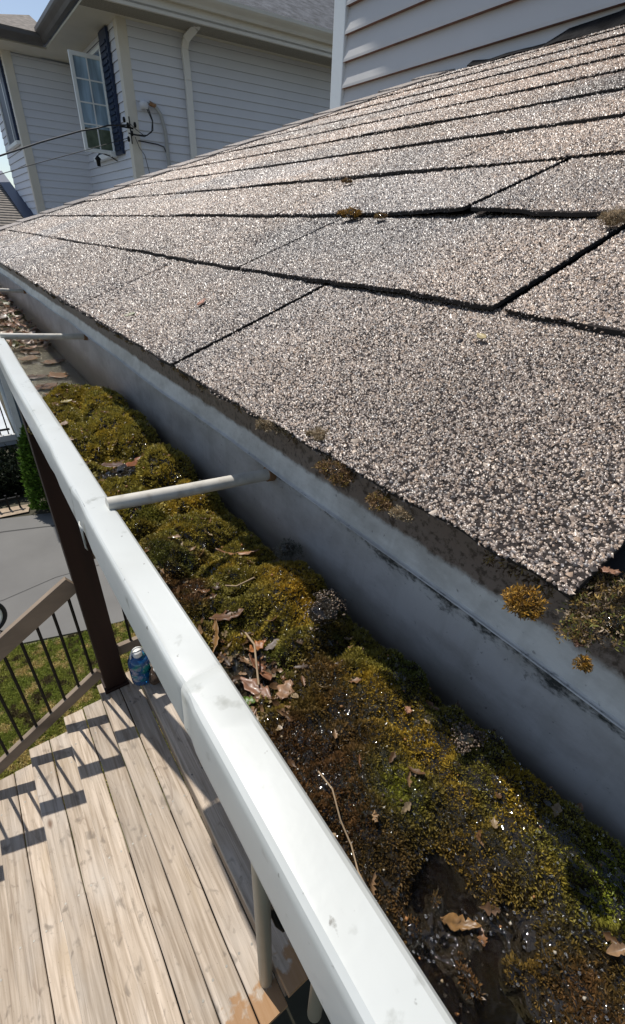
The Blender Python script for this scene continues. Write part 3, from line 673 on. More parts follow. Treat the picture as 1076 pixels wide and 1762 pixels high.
# upper deck (under the roof, in shade)
dk = thing('upper_deck', (2.2, 1.5, -2.4), 'weathered plank deck under the porch roof beside the stairs', 'deck')
for i in range(14):
    x0 = 1.165+i*.14; MB().box((x0, -2, -2.379), (x0+.134, 2.72, -2.342)).build('deck_board', M['wood'], dk)
MB().box((1.165, -2, -2.56), (3.1, 2.71, -2.383)).build('deck_joist', M['rail'], dk)

# post carrying the porch roof corner
pp = thing('porch_post', (.195, 2.68, -Dp), 'dark brown square post rising from the stairs to the porch roof', 'post')
MB().box((.122, 2.61, -Dp-.5), (.268, 2.755, -.262)).build('post_shaft', M['post'], pp, bevel=.006)
MB().box((.109, 2.597, -Dp+.002), (.281, 2.768, -Dp+.03)).build('post_base', M['post'], pp, bevel=.004)

# stair railing on the far side
sr = thing('stair_railing', (-.5, 2.67, -3.4), 'sloping wooden stair railing with thin black balusters left of the brown post', 'railing')
slp = .625; yR = 2.67
def ztop(x): return -1.862+slp*(x-.162)
def zbot(x): return -2.745+slp*(x-.150)
ca = math.cos(math.atan(slp))
xa, xb = -2.3, .120
MB().bar((xa, yR, ztop(xa)-.075), (xb, yR, ztop(xb)-.075), .04, .15*ca).build('top_rail', M['rail'], sr, bevel=.004)
MB().bar((xa, yR, zbot(xa)-.05), (xb, yR, zbot(xb)-.05), .04, .10*ca).build('bottom_rail', M['rail'], sr, bevel=.004)
bal0 = None; bx = .07
while bx > xa+.05:
    if bal0 is None:
        bal0 = MB().tube([(bx, yR, zbot(bx)-.02), (bx, yR, ztop(bx)-.14)], .0095, 8).build('baluster', M['black'], sr, at=(0, 0, 0)); b0x = bx
    else:
        c = bal0.copy(); col.objects.link(c); c.parent = sr; c.location = bal0.location+Vector((bx-b0x, 0, slp*(bx-b0x)))
    bx -= .108
np_ = thing('newel_post', (-2.37, 2.67, G), 'square wooden newel post at the foot of the stair railing', 'post')
MB().box((-2.42, 2.62, G-.1), (-2.32, 2.72, ztop(-2.3)+.06)).build('newel_shaft', M['rail'], np_, bevel=.005)
# level landing railing right of post
lr2 = thing('landing_railing', (.9, 2.70, -2.6), 'level railing with black balusters right of the brown post under the roof', 'railing')
MB().bar((.272, 2.69, -1.78), (2.4, 2.69, -1.78), .04, .12).build('top_rail', M['rail'], lr2, bevel=.004)
MB().bar((.272, 2.69, -2.70), (2.4, 2.69, -2.70), .04, .09).build('bottom_rail', M['rail'], lr2, bevel=.004)
bal1 = None; bx = .375
while bx < 2.3:
    if bal1 is None: bal1 = MB().tube([(bx, 2.69, -2.66), (bx, 2.69, -1.84)], .0095, 8).build('baluster', M['black'], lr2)
    else:
        c = bal1.copy(); col.objects.link(c); c.parent = lr2; c.location = bal1.location+Vector((bx-.375, 0, 0))
    bx += .108

# cream posts beneath the gutter, near
def cream(x, y, zb_, label):
    t = thing('cream_post', (x, y, zb_), label, 'post', 'cream posts under the gutter')
    m = MB(); r = .031; prof = [(r*.9, 0), (r, .006), (r, 1.2), (r, 2.6)]
    m.lathe((x, y, zb_), [(0, 0)]+prof, 18); m.build('post_tube', M['cream'], t)
    MB().lathe((x, y, -.262), [(r, 0), (r+.012, .0), (r+.012, .025), (r, .026)], 18).build('post_collar', M['cream'], t)
cream(.305, .60, -Dp, 'cream round post standing on the lit end of the stair boards')
cream(.405, .36, -Dp+RISE, 'cream round post nearest the bottom of the picture, cut by the gutter')
hs = thing('black_hose_loop', (.42, .55, -2.4), 'black loop of hose between the two cream posts', 'hose')
pts = [(.46+.09*math.cos(t*.35), .62+.03*math.sin(t), -2.40+.13*math.sin(t*.35)) for t in range(0, 37)]
MB().tube(pts, .016, 8).build('hose_coil', M['black'], hs)

# blue jug
jx, jy, jz = .362, 2.45, -Dp+RISE
jg = thing('blue_jug', (jx, jy, jz), 'round translucent blue jug with a white handle at the foot of the brown post', 'jug')
MB().lathe((jx, jy, jz+.003), [(0, 0), (.066, 0), (.075, .01), (.077, .10), (.071, .112), (.077, .125), (.077, .20), (.060, .235), (.030, .25)], 28).build('jug_body', M['jug'], jg)
MB().lathe((jx, jy, jz+.25), [(.032, 0), (.034, .035), (.028, .045), (0, .046)], 20).build('cap', M['whitep'], jg)
MB().tube([(jx-.05*math.cos(t)*1.0, jy, jz+.24+.085*math.sin(t)) for t in [i*math.pi/10 for i in range(11)]], .006, 8).build('handle', M['whitep'], jg)
db = thing('dark_bundle', (.46, 2.36, jz), 'crumpled dark brown bundle with white patches beside the blue jug', 'bundle')
m = MB(); gg = []
for i in range(13):
    th = math.pi*i/12; row = []
    for j in range(21):
        ph = 2*math.pi*j/20; rr = .066*(1+.35*(float(vnoise(ph if j < 20 else 0, th, .6, 4))-.5)*2)
        row.append((.462+rr*math.sin(th)*math.cos(ph), 2.345+rr*math.sin(th)*math.sin(ph), jz+.085+rr*1.15*math.cos(th)))
    gg.append(row)
m.grid(gg); m.build('bundle_cloth', M['brown'], db)
MB().lathe((.445, 2.335, jz+.15), [(0, 0), (.02, .0), (.024, .02), (.01, .03), (0, .031)], 10).build('bundle_tag', M['whitep'], db)

# ================================================================== OWN UPPER STOREY
oh = thing('upper_storey', (3, 0, .45), 'white sided upper storey wall rising above the shingled roof', 'house')
XW = 1.5; YW = 1.95
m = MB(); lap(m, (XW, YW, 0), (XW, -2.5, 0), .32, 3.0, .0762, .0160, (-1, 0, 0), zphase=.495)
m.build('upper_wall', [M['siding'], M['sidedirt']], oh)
MB().box((XW+.001, -2.5, -2.3), (5.5, YW-.003, 3.0)).build('wall_core', M['siding'], oh)
MB().box((XW-.017, YW-.052, .2), (XW+.0, YW+.02, 3.0)).box((XW+.0005, YW, .2), (XW+.06, YW+.0195, 3.0)).build('corner_board', M['corner'], oh, bevel=.003)
ZS = 3.0
ye = 1.872+.48*(ZS-.675)
ev = [(XW-.30, -2.6), (XW+4.2, -2.6), (XW+4.2, 4.05), (XW+.0, 4.0), (XW-.30, 2.79)]  # unseen overhang, its slanted end shaped to leave a sunlit patch on the siding
MB().add([(x, y, ZS) for x, y in ev]+[(x, y, ZS+.1) for x, y in ev], [(4, 3, 2, 1, 0), (5, 6, 7, 8, 9)]+[(i, (i+1) % 5, (i+1) % 5+5, i+5) for i in range(5)]).build('unseen_shading_eave', M['soffw'], oh)
MB().hexa([(XW-.28, -2.7, ZS+.102), (6, -2.7, ZS+.102), (6, 2.7, ZS+.102), (XW-.28, 2.7, ZS+.102), (XW+2, -2.7, ZS+.6), (6, -2.7, ZS+.6), (6, 2.7, ZS+.6), (XW+2, 2.7, ZS+.6)]).build('upper_roof', M['groof'], oh)  # unseen roof, cut short to keep that siding patch sunlit

# ================================================================== PORCH ROOF
TH = math.radians(21.5); PP = .125
U = np.array([math.cos(TH), 0, math.sin(TH)]); NR = np.array([-math.sin(TH), 0, math.cos(TH)])
S0 = .076; EX = .1413
def rp_(s, y, h=0.0):
    s = np.asarray(s, float); y = np.asarray(y, float); h = np.asarray(h, float)
    return s[..., None]*U+(-PP+h)[..., None]*NR+y[..., None]*np.array([0, 1, 0])
pr = thing('porch_roof', (.7, 1, -.25), 'grey brown asphalt shingle roof sloping down to the gutter', 'roof')
def hipy(x): return 2.58-(x-.15)*(1.16/1.35)
NROW = 11
rows_h = []
def lift(k, y):
    y = np.asarray(y, float)
    l = .0008+.0022*vnoise(y, 0*y+k*3.1, .16, 21+k)**1.5
    if k == 1: l = l+.0020*np.exp(-((y-.22)/.07)**2)
    if k == 2: l = l+.0045*np.exp(-((y-.30)/.07)**2)+.002*np.exp(-((y-.1)/.1)**2)
    if k == 0: l = l+.0022*np.exp(-((y-.075)/.05)**2)
    return l
def edge(k, y):
    y = np.asarray(y, float)
    return .0042*(vnoise(y, 0*y, .014, 31+k)-.5)+.0045*(vnoise(y, 0*y, .12, 41+k)-.5)
TT = .0027
slots = {}
m = MB(); tabs = []
for k in range(NROW):
    s0 = S0+EX*k; s1 = min(s0+.165, 1.60)
    if s0 > 1.58: break
    off = {0: .020, 1: .163, 2: .300, 3: .145, 4: .02}.get(k, .02+.152*(k % 2)+R.uniform(-.02, .02))
    xm_ = s0*U[0]+PP*math.sin(TH)
    ymax = hipy(xm_)+.02
    cuts = [-1.0]
    y = off-.305*3
    while y < ymax: cuts.append(y); y += .305
    cuts.append(ymax); cuts = [c for c in cuts if c > -.9]
    wd = {(0, 0): .026, (0, 1): .0062, (0, 2): .0050, (1, 0): .0072, (1, 1): .0055, (2, 0): .0085, (2, 1): .005, (3, 0): .004, (3, 1): .004}
    for i in range(len(cuts)-1):
        def gap(c):
            idx = round((c-off)/.305); 
            return wd.get((k, idx), .0028 if k < 7 else .002)
        ya = cuts[i]+gap(cuts[i])/2; yb = cuts[i+1]-(gap(cuts[i+1])/2 if i < len(cuts)-2 else 0)
        if yb-ya < .01: continue
        tint = R.uniform(.76, 1.18)
        tabs.append((k, s0, s1, ya, yb, tint))
        ny = max(2, int((yb-ya)/.006)) if k < 4 else max(2, int((yb-ya)/.015))
        ys = np.linspace(ya, yb, ny+1); 
        fr_ = np.array([0, .015, .25, .5, .75, 1.0])
        h0 = TT+lift(k, ys)+.0012; e0 = edge(k, ys)
        sk = .004*(R.random()-.5)
        top = []; bot = []
        for f_ in fr_:
            ss = s0+e0*(1-f_)+(s1-s0)*f_+sk*(1-f_)
            hh = h0*(1-f_)**1.0+.0008*f_
            top.append([tuple(p) for p in rp_(ss, ys, hh)]); bot.append([tuple(p) for p in rp_(ss, ys, np.maximum(hh-TT, -.004))])
        # close outline: butt faces in dark asphalt
        m.grid([list(r) for r in zip(*top)], 0, smooth=True)
        m.grid([list(r)[::-1] for r in zip(*bot)], 1, smooth=False)
        m.grid([[bot[0][j], top[0][j]] for j in range(ny+1)], 1, False)
        m.grid([[top[q][0], bot[q][0]] for q in range(len(fr_))], 1, False)
        m.grid([[bot[q][-1], top[q][-1]] for q in range(len(fr_))], 1, False)
sh_o = m.build('shingles', [M['bed'], M['butt']], pr)
# underlayment / deck closing the roof below
m = MB()
c = rp_(np.array([S0+.010, S0+.010, 1.62, 1.62]), np.array([-1., 2.56, 2.56, -1.]), np.array([-.003]*4))
d_ = rp_(np.array([S0+.045, S0+.045, 1.62, 1.62]), np.array([-1., 2.56, 2.56, -1.]), np.array([-.02]*4))
def clipped(h, s_in):
    ss = np.array([s_in, s_in, 1.60, 1.60]); P = rp_(ss, np.zeros(4), np.full(4, h)); out = []
    ysx = [-1, hipy(P[1][0])+.0, hipy(P[2][0])+.0, -1]
    return [(P[i][0], ysx[i], P[i][2]) for i in range(4)]
a = clipped(-.0030, S0+.008); b = clipped(-.0050, S0+.010)
m.hexa([b[0], b[3], b[2], b[1], a[0], a[3], a[2], a[1]]); m.build('roof_deck', M['butt'], pr)
# granules
allP = []; allS = []; allT = []
for (k, s0, s1, ya, yb, tint) in tabs:
    se = min(s0+.150, s1)
    if ya < -.35: ya = -.35
    if yb <= ya: continue
    nb = max(1, int((yb-ya)/.05))
    for q in range(nb):
        a_ = ya+(yb-ya)*q/nb; b_ = ya+(yb-ya)*(q+1)/nb
        for r_ in range(3):
            sa = s0+(se-s0)*r_/3; sb = s0+(se-s0)*(r_+1)/3
            ctr = rp_(np.array(.5*(sa+sb)), np.array(.5*(a_+b_))); dist = float(np.linalg.norm(ctr))
            size = float(np.interp(dist, [.25, .5, 1.0, 1.7, 2.6], [.00122, .00165, .0024, .0031, .0037]))
            cnt = int((sb-sa)*(b_-a_)/(size*size)*(2.5 if dist < .6 else 1.8))
            if cnt < 1: continue
            S_ = rng.uniform(sa, sb, cnt); Y_ = rng.uniform(a_, b_, cnt)
            e_ = edge(k, Y_); S_ = np.maximum(S_, s0+e_-.0004)
            f_ = (S_-s0)/(s1-s0); hh = (TT+lift(k, Y_)+.0012)*(1-f_)+.0008*f_
            keep = rng.random(cnt) < (.62+.55*fbm(S_, Y_, .03, 77))
            P = rp_(S_, Y_, hh+size*.20); sz = size*rng.lognormal(.0, .28, cnt)
            allP.append(P[keep]); allS.append(sz[keep]); allT.append(np.full(int(keep.sum()), tint))
for (k, s0, s1, ya, yb, tint) in tabs:
    ya = max(ya, -.3)
    if yb <= ya: continue
    cnt = int((yb-ya)/.0019*(1.0 if k < 3 else .7)); Y_ = rng.uniform(ya, yb, cnt); e_ = edge(k, Y_); h0 = TT+lift(k, Y_)+.0012
    hh = h0-rng.uniform(0, 1, cnt)**1.6*TT*1.1
    kp = vnoise(Y_, 0*Y_+k, .05, 99) > .35
    dd = np.linalg.norm(rp_(s0+e_, Y_), axis=1); sz = np.interp(dd, [.25, .5, 1.0, 1.7, 2.6], [.0012, .0016, .0024, .003, .0034])
    allP.append(rp_(s0+e_-.0004, Y_, hh)[kp]); allS.append(sz[kp]); allT.append(np.full(int(kp.sum()), tint*.8))
P = np.concatenate(allP); sz = np.concatenate(allS)
print('granules', len(P))
V, F, C = roofgran(P, sz); C = C*np.repeat(np.concatenate(allT), 5)[:, None]
tag(npmesh('granules', V, F, M['granule'], pr, C), kind='stuff')
# hip caps
m = MB(); NH = 17
for i in range(NH):
    xa = .13+i*.082; xb = xa+.115
    def hp(x, hgt): 
        s_ = (x-PP*math.sin(TH))/math.cos(TH); q = s_*U-PP*NR; return Vector((x, hipy(x), q[2]+hgt))
    a = hp(xa, .017); b = hp(min(xb, 1.56), .010)
    for sd in (-1, 1):
        if sd < 0:
            dx = Vector((.012, -.105, .0)); 
        else: dx = Vector((.085, .04, -.0))
        def dn(p, q):
            r = p+q
            # drop to the relevant roof plane
            if sd < 0: r.z = (r.x*math.sin(TH)-PP)/math.cos(TH)+(p.z-hp(p.x, 0).z)*.65
            else: r.z = hp(.15, 0).z+(2.58-r.y)*(hp(1.5, 0).z-hp(.15, 0).z)/1.16+(p.z-hp(p.x, 0).z)*.5
            return r
        A1, B1 = dn(a, dx), dn(b, dx)
        t = Vector((0, 0, -.004))
        m.hexa([a+t, b+t, B1+t, A1+t, a, b, B1, A1] if sd < 0 else [A1+t, B1+t, b+t, a+t, A1, B1, b, a])
hipo = m.build('hip_caps', M['shingle'], pr)
# far face of the hip
z_e = float(rp_(np.array((.15-PP*math.sin(TH))/math.cos(TH)), np.array(0.))[2])
zhi = float(rp_(np.array((1.5-PP*math.sin(TH))/math.cos(TH)), np.array(0.))[2])
m = MB(); m.add([(.15, 2.58, z_e), (1.5, 1.42, zhi), (1.5, 1.955, zhi-(.535)*(zhi-z_e)/1.16), (5.4, 1.955, zhi-.535*(zhi-z_e)/1.16), (5.4, 2.58, z_e)], [(0, 1, 2, 3, 4)])
m.build('hip_slope', M['shingle'], pr, solid=.006)
# flashing at the wall
m = MB(); g = []
for i in range(40):
    y = -.9+i*.06
    if y > 1.28: break
    w_ = .05+.012*math.sin(i*1.7); zz = zhi+.004*math.sin(i*2.3)
    up = .020+.003*math.sin(i*.9+1)+.012*max(0, min(1, (.95-y)/.3))-.016*max(0, min(1, (y-.95)/.12))
    g.append([(1.5-w_, y, zz-w_*.38+.006), (1.5-.02, y, zz+up*.55), (1.5-.014, y, zz+up)])
m.grid(g, smooth=False); m.build('step_flashing', M['flash'], pr, solid=.003)
# fascia board, soffit and drip edge
MB().box((.1565, -1.0, -.262), (.178, 2.60, -.112)).build('fascia_board', M['fascia'], pr)
m = MB(); g = []
NY = 120
for i in range(NY+1):
    y = -1.0+3.6*i/NY; wv = .0012*math.sin(y*9)+.0008*math.sin(y*23)
    g.append([(.149, y, -.0990+wv*.2), (.1512+wv*.3, y, -.1045), (.1520+wv*.5, y, -.118), (.1518+wv*.5, y, -.1275), (.1480+wv, y, -.1405), (.1462+wv, y, -.1418), (.1455+wv, y, -.1410)])
m.grid(g, smooth=False); m.build('drip_edge', M['back'], pr, solid=.0006)
MB().box((.179, -1.0, -.285), (1.7, 2.57, -.262)).build('porch_soffit', M['soffw'], pr)
MB().box((.10, 2.585, -.26), (.17, 2.606, -.10)).box((.17, 2.575, -.262), (5.4, 2.60, -.10)).build('end_fascia', M['fascia'], pr)

# ================================================================== RAIN GUTTER
gt = thing('rain_gutter', (.09, .8, -.24), 'white aluminium rain gutter full of moss along the roof edge', 'gutter')
def gprof(y, grow=0.0):
    # wobble of the rolled lip
    w = .0006*math.sin(y*7+1)+.0004*math.sin(y*19)
    rot = .0018*max(0, min(1, (y-.3)/.5))
    P = [(.0432, -.1500), (.0437, -.1440), (.0434, -.1426), (.0425, -.1418), (.0412, -.1415), (.0310+rot, -.1414), (.0298+rot, -.1415), (.0290+rot*.9, -.1418), (.0283+rot*.8, -.1423), (.0278+rot*.6, -.1430), (.0275+rot*.4, -.1440), (.0273, -.1452), (.0267, -.1600), (.0264, -.1640), (.0263, -.1660), (.0275, -.1672), (.0310, -.1680), (.0338, -.1705), (.0352, -.1780),
         (.0400, -.1900), (.0500, -.2050), (.0570, -.2200), (.0600, -.2400), (.0620, -.2420), (.1490, -.2420), (.1512, -.2400), (.1522, -.1900), (.1532, -.1440), (.1535, -.1340)]
    out = []
    for i, (x, z) in enumerate(P):
        if i < 15: x += w
        if i in (4, 5, 6): z += .0003*math.sin(y*31)+.0003*math.sin(y*13+2)
        if grow and 5 <= i <= 22: x -= grow
        if grow and 3 <= i <= 8: z += grow*.8
        out.append((x, y, z))
    return out
def run(ya, yb, name, grow=0.0, st=.02, lo=0, hi=25):
    n = max(2, int((yb-ya)/st)); g = []; m = MB()
    for i in range(n+1):
        y = ya+(yb-ya)*i/n; q = gprof(y, grow)[lo:hi]
        # small dents
        for dy, amp, wdt in ((.268, .0014, .008), (.365, .0008, .012), (.108, .0010, .006)):
            kq = amp*math.exp(-((y-dy)/wdt)**2)
            q = [(x+(kq if 7 <= i_ <= 15 else 0), yy, z-(kq*.6 if 5 <= i_ <= 9 else 0)) for i_, (x, yy, z) in enumerate(q)] if lo == 0 else q
        g.append(q)
    m.grid(g, 0, True)
    for j in range(len(m.f)):
        if lo > 0: m.mi[j] = 1
    o = m.build(name, [M['gutter'], M['back']], gt, solid=.0007)
    o.data.set_sharp_from_angle(angle=math.radians(17))
    return o
run(.104, 2.62, 'gutter_trough', 0, .012)
near = run(-1.0, .112, 'gutter_trough', .0006, .006); near['label'] = 'nearer lapped gutter section'
run(-1.0, 2.62, 'gutter_back', 0, .03, 24, 29)
m = MB(); q = gprof(2.62); m.add(q, [tuple(range(len(q)))]); m.build('end_cap', M['gutter'], gt, solid=.001)
# torn clip hanging off the lip
m = MB(); g = []
for i in range(9):
    t = i/8; g.append([(.0254-.001*math.sin(t*3), .264+.003*t, -.158-.018*t), (.0246, .269, -.158-.018*t+.001), (.0256, .274-.003*t, -.158-.015*t)])
m.grid(g); m.build('loose_clip', M['shade_white'], gt, solid=.0006)
# hangers: ferrule + spike
def hanger(y):
    h = MB(); h.tube([(.040, y, -.1395), (.085, y, -.1435), (.1515, y, -.1485)], .0043, 14).build('hanger_ferrule', M['steel'], gt, label=None)
    MB().tube([(.1480, y, -.1480), (.1528, y, -.1485)], .0056, 12).build('rust_ring', M['rust'], gt)
for y in (.252, .80, 1.42, 2.05, -.38): hanger(y)

# ---------- contents
CUSH = [(.090, .66, .030, .055, .024), (.116, .60, .024, .045, .026), (.064, .60, .024, .05, .020), (.112, .51, .029, .055, .026), (.068, .515, .024, .04, .020), (.120, .395, .022, .032, .026),
        (.066, .335, .026, .028, .018), (.050, .44, .014, .03, .014), (.078, .268, .020, .018, .022), (.105, .285, .024, .022, .024), (.125, .33, .016, .022, .018), (.068, .213, .018, .017, .022), (.098, .222, .018, .016, .022), (.120, .183, .021, .024, .024),
        (.052, .255, .014, .018, .016), (.050, .185, .012, .014, .014), (.085, .187, .013, .010, .012), (.112, .145, .017, .014, .016), (.104, .110, .022, .016, .014), (.126, .092, .014, .018, .016), (.128, .045, .014, .025, .018), (.072, .100, .018, .012, .012), (.092, .070, .016, .014, .012),
        (.112, .020, .016, .018, .012), (.060, .075, .014, .012, .010), (.078, .045, .014, .010, .010), (.135, .0, .014, .02, .016), (.124, -.03, .016, .02, .012), (.062, .035, .01, .01, .010), (.100, .045, .012, .01, .010)]
def zsurf(x, y):
    x = np.asarray(x, float); y = np.asarray(y, float)
    wx = x+.018*(fbm(x, y, .018, 15)-.5); wy = y+.020*(fbm(x, y, .018, 25)-.5)
    far = np.clip((y-.13)/.10, 0, 1)
    z = -.199-.006*far+.012*(fbm(x, y, .030, 3)-.5)
    acc = np.zeros_like(z)
    for cx, cy, rx, ry, h in CUSH:
        gr_ = 1.22 if cy < .3 else 1.08; r2 = ((wx-cx)/(rx*gr_))**2+((wy-cy)/(ry*gr_))**2
        hh = h*(.45 if cy < .12 else (.62 if cy < .3 else .95))
        acc = np.maximum(acc, hh*np.clip(1.1-r2, 0, 1)**.55)
    z = z+acc+(1-far)*.006
    z = z+.0075*(fbm(x, y, .011, 9, 3)-.5)+.0035*(fbm(x, y, .0035, 19, 2)-.5)
    pud = np.exp(-(((x-.070)/.020)**2+((y-.004)/.020)**2))+.8*np.exp(-(((x-.098)/.012)**2+((y-.004)/.008)**2))+.7*np.exp(-(((x-.063)/.012)**2+((y+.025)/.014)**2)); pud = pud+.8*np.exp(-(((x-.088)/.020)**2+((y-.026)/.010)**2))+.6*np.exp(-(((x-.112)/.014)**2+((y+.02)/.012)**2)); z = z-.012*np.minimum(pud, 1.1)*(.35+1.2*vnoise(x, y, .007, 44))
    hol = np.exp(-(((x-.072)/.016)**2+((y-.143)/.020)**2)); z = z-.006*hol
    z = z-np.clip((x-.139)/.010, 0, 1)**1.5*.03
    end = np.clip((y-.68+.03*vnoise(x, y, .02, 6))/.05, 0, 1); z = z-end*.05
    return z
nx, ny = 130, 900
xs = np.linspace(.036, .1505, nx); ys = np.linspace(-.16, .74, ny)
XX, YY = np.meshgrid(xs, ys); ZZ = zsurf(XX, YY)
V = np.stack([XX, YY, ZZ], -1).reshape(-1, 3); idx = np.arange(nx*ny).reshape(ny, nx)
F = np.stack([idx[:-1, :-1], idx[:-1, 1:], idx[1:, 1:], idx[1:, :-1]], -1).reshape(-1, 4)
muck = npmesh('gutter_muck', V, F, M['muck'], smooth=True, at=(.09, .3, -.2)); tag(muck, 'wet black brown muck lying beneath the moss in the gutter', 'muck', kind='stuff')
def mosscol(x, y):
    o = np.array([.225, .180, .036]); gold = np.array([.34, .215, .024]); brn = np.array([.105, .055, .022]); dg = np.array([.05, .075, .014]); lg = np.array([.16, .19, .02])
    n1 = fbm(x, y, .035, 51)[:, None]; n2 = fbm(x, y, .018, 61)[:, None]; n3 = fbm(x, y, .05, 71)[:, None]
    c = o*(1-n1)+dg*n1*1.0; c = c*.5+.5*(o if True else 0)
    g = np.clip((n2-.52)*6, 0, 1); g = g*(.35+.4*np.clip((.35-y)/.15, 0, 1))[:, None]; c = c*(1-g)+gold*g*.8+lg*g*.2
    b = np.clip((n3-.50)*6, 0, 1)*np.clip((.42-y)/.2, .15, 1)[:, None]; c = c*(1-b)+brn*b
    d = np.clip((.50-n1)*7, 0, 1)*np.clip((.45-y)/.2, .1, 1)[:, None]; d = d*.7; c = c*(1-d)+dg*d
    near = np.clip((.15-y)/.05, 0, 1)[:, None]; edge_ = np.clip((x-.100)/.022, 0, 1)[:, None]
    c = c*(1-near*.72*(1-edge_))+brn*.75*near*.72*(1-edge_)
    hot = 1.2*np.exp(-(((x-.122)/.016)**2+((y-.18)/.03)**2))[:, None]+.6*np.exp(-(((x-.115)/.016)**2+((y-.33)/.05)**2))[:, None]+.9*np.exp(-(((x-.118)/.016)**2+((y-.06)/.045)**2))[:, None]*(n2 > .45)
    hot = np.clip(hot, 0, 1); c = c*(1-hot*.75)+gold*hot*.75
    gr = np.exp(-(((x-.128)/.010)**2+((y+.012)/.012)**2))[:, None]+np.exp(-(((x-.092)/.010)**2+((y-.055)/.012)**2))[:, None]*.8
    gr = np.clip(gr, 0, 1); c = c*(1-gr*.8)+lg*gr*.8
    return c
# shoots
def kite(P, Nrm, length, width, k, spread, colr):
    n = len(P); P = np.repeat(P, k, 0); Nn = np.repeat(Nrm, k, 0); ln = np.repeat(length, k)*rng.uniform(.5, 1.3, n*k); wd = np.repeat(width, k)*rng.uniform(.7, 1.3, n*k)
    c = np.repeat(colr, k, 0)*rng.uniform(.6, 1.4, (n*k, 1))
    d = Nn+rng.normal(0, spread, Nn.shape); d /= np.linalg.norm(d, axis=1)[:, None]
    s_ = np.cross(d, rng.normal(size=d.shape)); s_ /= np.linalg.norm(s_, axis=1)[:, None]; s_ *= wd[:, None]*.5
    V = np.stack([P, P+d*ln[:, None]*.55+s_, P+d*ln[:, None], P+d*ln[:, None]*.55-s_], 1)
    F = np.array([[0, 1, 2, 3]])+(np.arange(n*k)*4)[:, None]
    return V.reshape(-1, 3), F, np.repeat(c, 4, 0)
def sample(n, y0, y1): return rng.uniform(.037, .1495, n), rng.uniform(y0, y1, n)
VV = []; FF = []; CC = []; off = 0
for (n, y0, y1, ln, wd, k) in ((62000, -.09, .12, .0017, .00055, 3), (46000, .10, .32, .0024, .0008, 3), (34000, .30, .74, .0038, .0015, 3)):
    x, y = sample(n, y0, y1)
    z = zsurf(x, y); e = .0012
    gx = (zsurf(x+e, y)-z)/e; gy = (zsurf(x, y+e)-z)/e
    low = fbm(x, y, .011, 9, 3) < .40
    bare = (((x-.072)/.013)**2+((y-.143)/.018)**2 < 1) | (((x-.089)/.026)**2+((y-.425)/.016)**2 < 1) | ((z < -.1995) & (y < .06)) | (low & (rng.random(n) < .55))
    kp = ~bare; x, y, z, gx, gy = x[kp], y[kp], z[kp], gx[kp], gy[kp]
    Nn = np.stack([-gx*.6, -gy*.6, np.ones(len(x))], 1); Nn /= np.linalg.norm(Nn, axis=1)[:, None]
    c = mosscol(x, y)*(1.5+.45*np.clip((y-.15)/.2, 0, 1))[:, None]*(.75+.5*vnoise(x, y, .004, 88))[:, None]
    V, F, C = kite(np.stack([x, y, z-.0006], 1), Nn, np.full(len(x), ln), np.full(len(x), wd), k, .6, c)
    VV.append(V); FF.append(F+off); CC.append(C); off += len(V)
mo = npmesh('moss_mat', np.concatenate(VV), np.concatenate(FF), M['moss'], colr=np.concatenate(CC), at=(.09, .3, -.19))
tag(mo, 'olive, golden and brown moss covering the bottom of the gutter', 'moss', kind='stuff')
# puddle of water
pu = MB().add([(.040, -.065, -.2022), (.128, -.065, -.2022), (.128, .045, -.2022), (.040, .045, -.2022)], [(0, 1, 2, 3)]).build('puddle', M['water'], at=(.078, .004, -.2065)); tag(pu, kind='structure')
m = MB().add([(.0605, .70, -.232), (.1510, .70, -.232), (.1510, 2.6, -.232), (.0605, 2.6, -.232)], [(0, 1, 2, 3)]); tag(m.build('water', M['water']), kind='structure')
# brown litter under and over the water further along
def leafmesh(c, L_, W_, yaw, pitch=0.0, roll=0.0, curl=.25, fold=.2, color=(.28, .13, .04), seed=0, stem=True, ragged=.1):
    rr = random.Random(seed); n = 12; mm = 5; pts = []; cols = []
    for i in range(n+1):
        t = i/n; w = W_*.5*(math.sin(math.pi*min(1, t*1.02))**.75)*(1-.25*t)*(1+ragged*(rr.random()-.5)*2)
        row = []
        for j in range(mm):
            s = (j-(mm-1)/2)/((mm-1)/2); px = (t-.5)*L_; py = s*w; pz = L_*curl*(4*(t-.5)**2)*.35+abs(s)*w*fold+rr.uniform(-1, 1)*W_*.02
            row.append(Vector((px, py, pz))); v_ = .75+.5*rr.random(); 
            if j == mm//2: v_ *= .7
            cols.append([q*v_ for q in color])
        pts.append(row)
    Rm = Matrix.Rotation(yaw, 3, 'Z') @ Matrix.Rotation(pitch, 3, 'Y') @ Matrix.Rotation(roll, 3, 'X')
    V = np.array([tuple(Rm @ q+Vector(c)) for r in pts for q in r])
    idx = np.arange((n+1)*mm).reshape(n+1, mm)
    F = np.stack([idx[:-1, :-1], idx[1:, :-1], idx[1:, 1:], idx[:-1, 1:]], -1).reshape(-1, 4)
    return V, F, np.array(cols)
def leaf(c, L_, W_, yaw, label, seed, z=None, group='dead leaves lying in the gutter', **kw):
    z = float(zsurf(np.array([c[0]]), np.array([c[1]]))[0])+.003 if z is None else z
    c = (c[0], c[1], z)
    kw.setdefault('ragged', .38); V, F, C = leafmesh(c, L_, W_, yaw, seed=seed, **kw); C = C*.60+np.array([.02, .016, .012]); V = (V-np.array(c))*.88+np.array(c)
    V = V+rng.normal(0, .00025, V.shape)
    o = npmesh('dead_leaf', V, F, M['leaf'], colr=C, smooth=True, at=c)
    md = o.modifiers.new('thick', 'SOLIDIFY'); md.thickness = .0003
    tag(o, label, 'leaf', group); return o
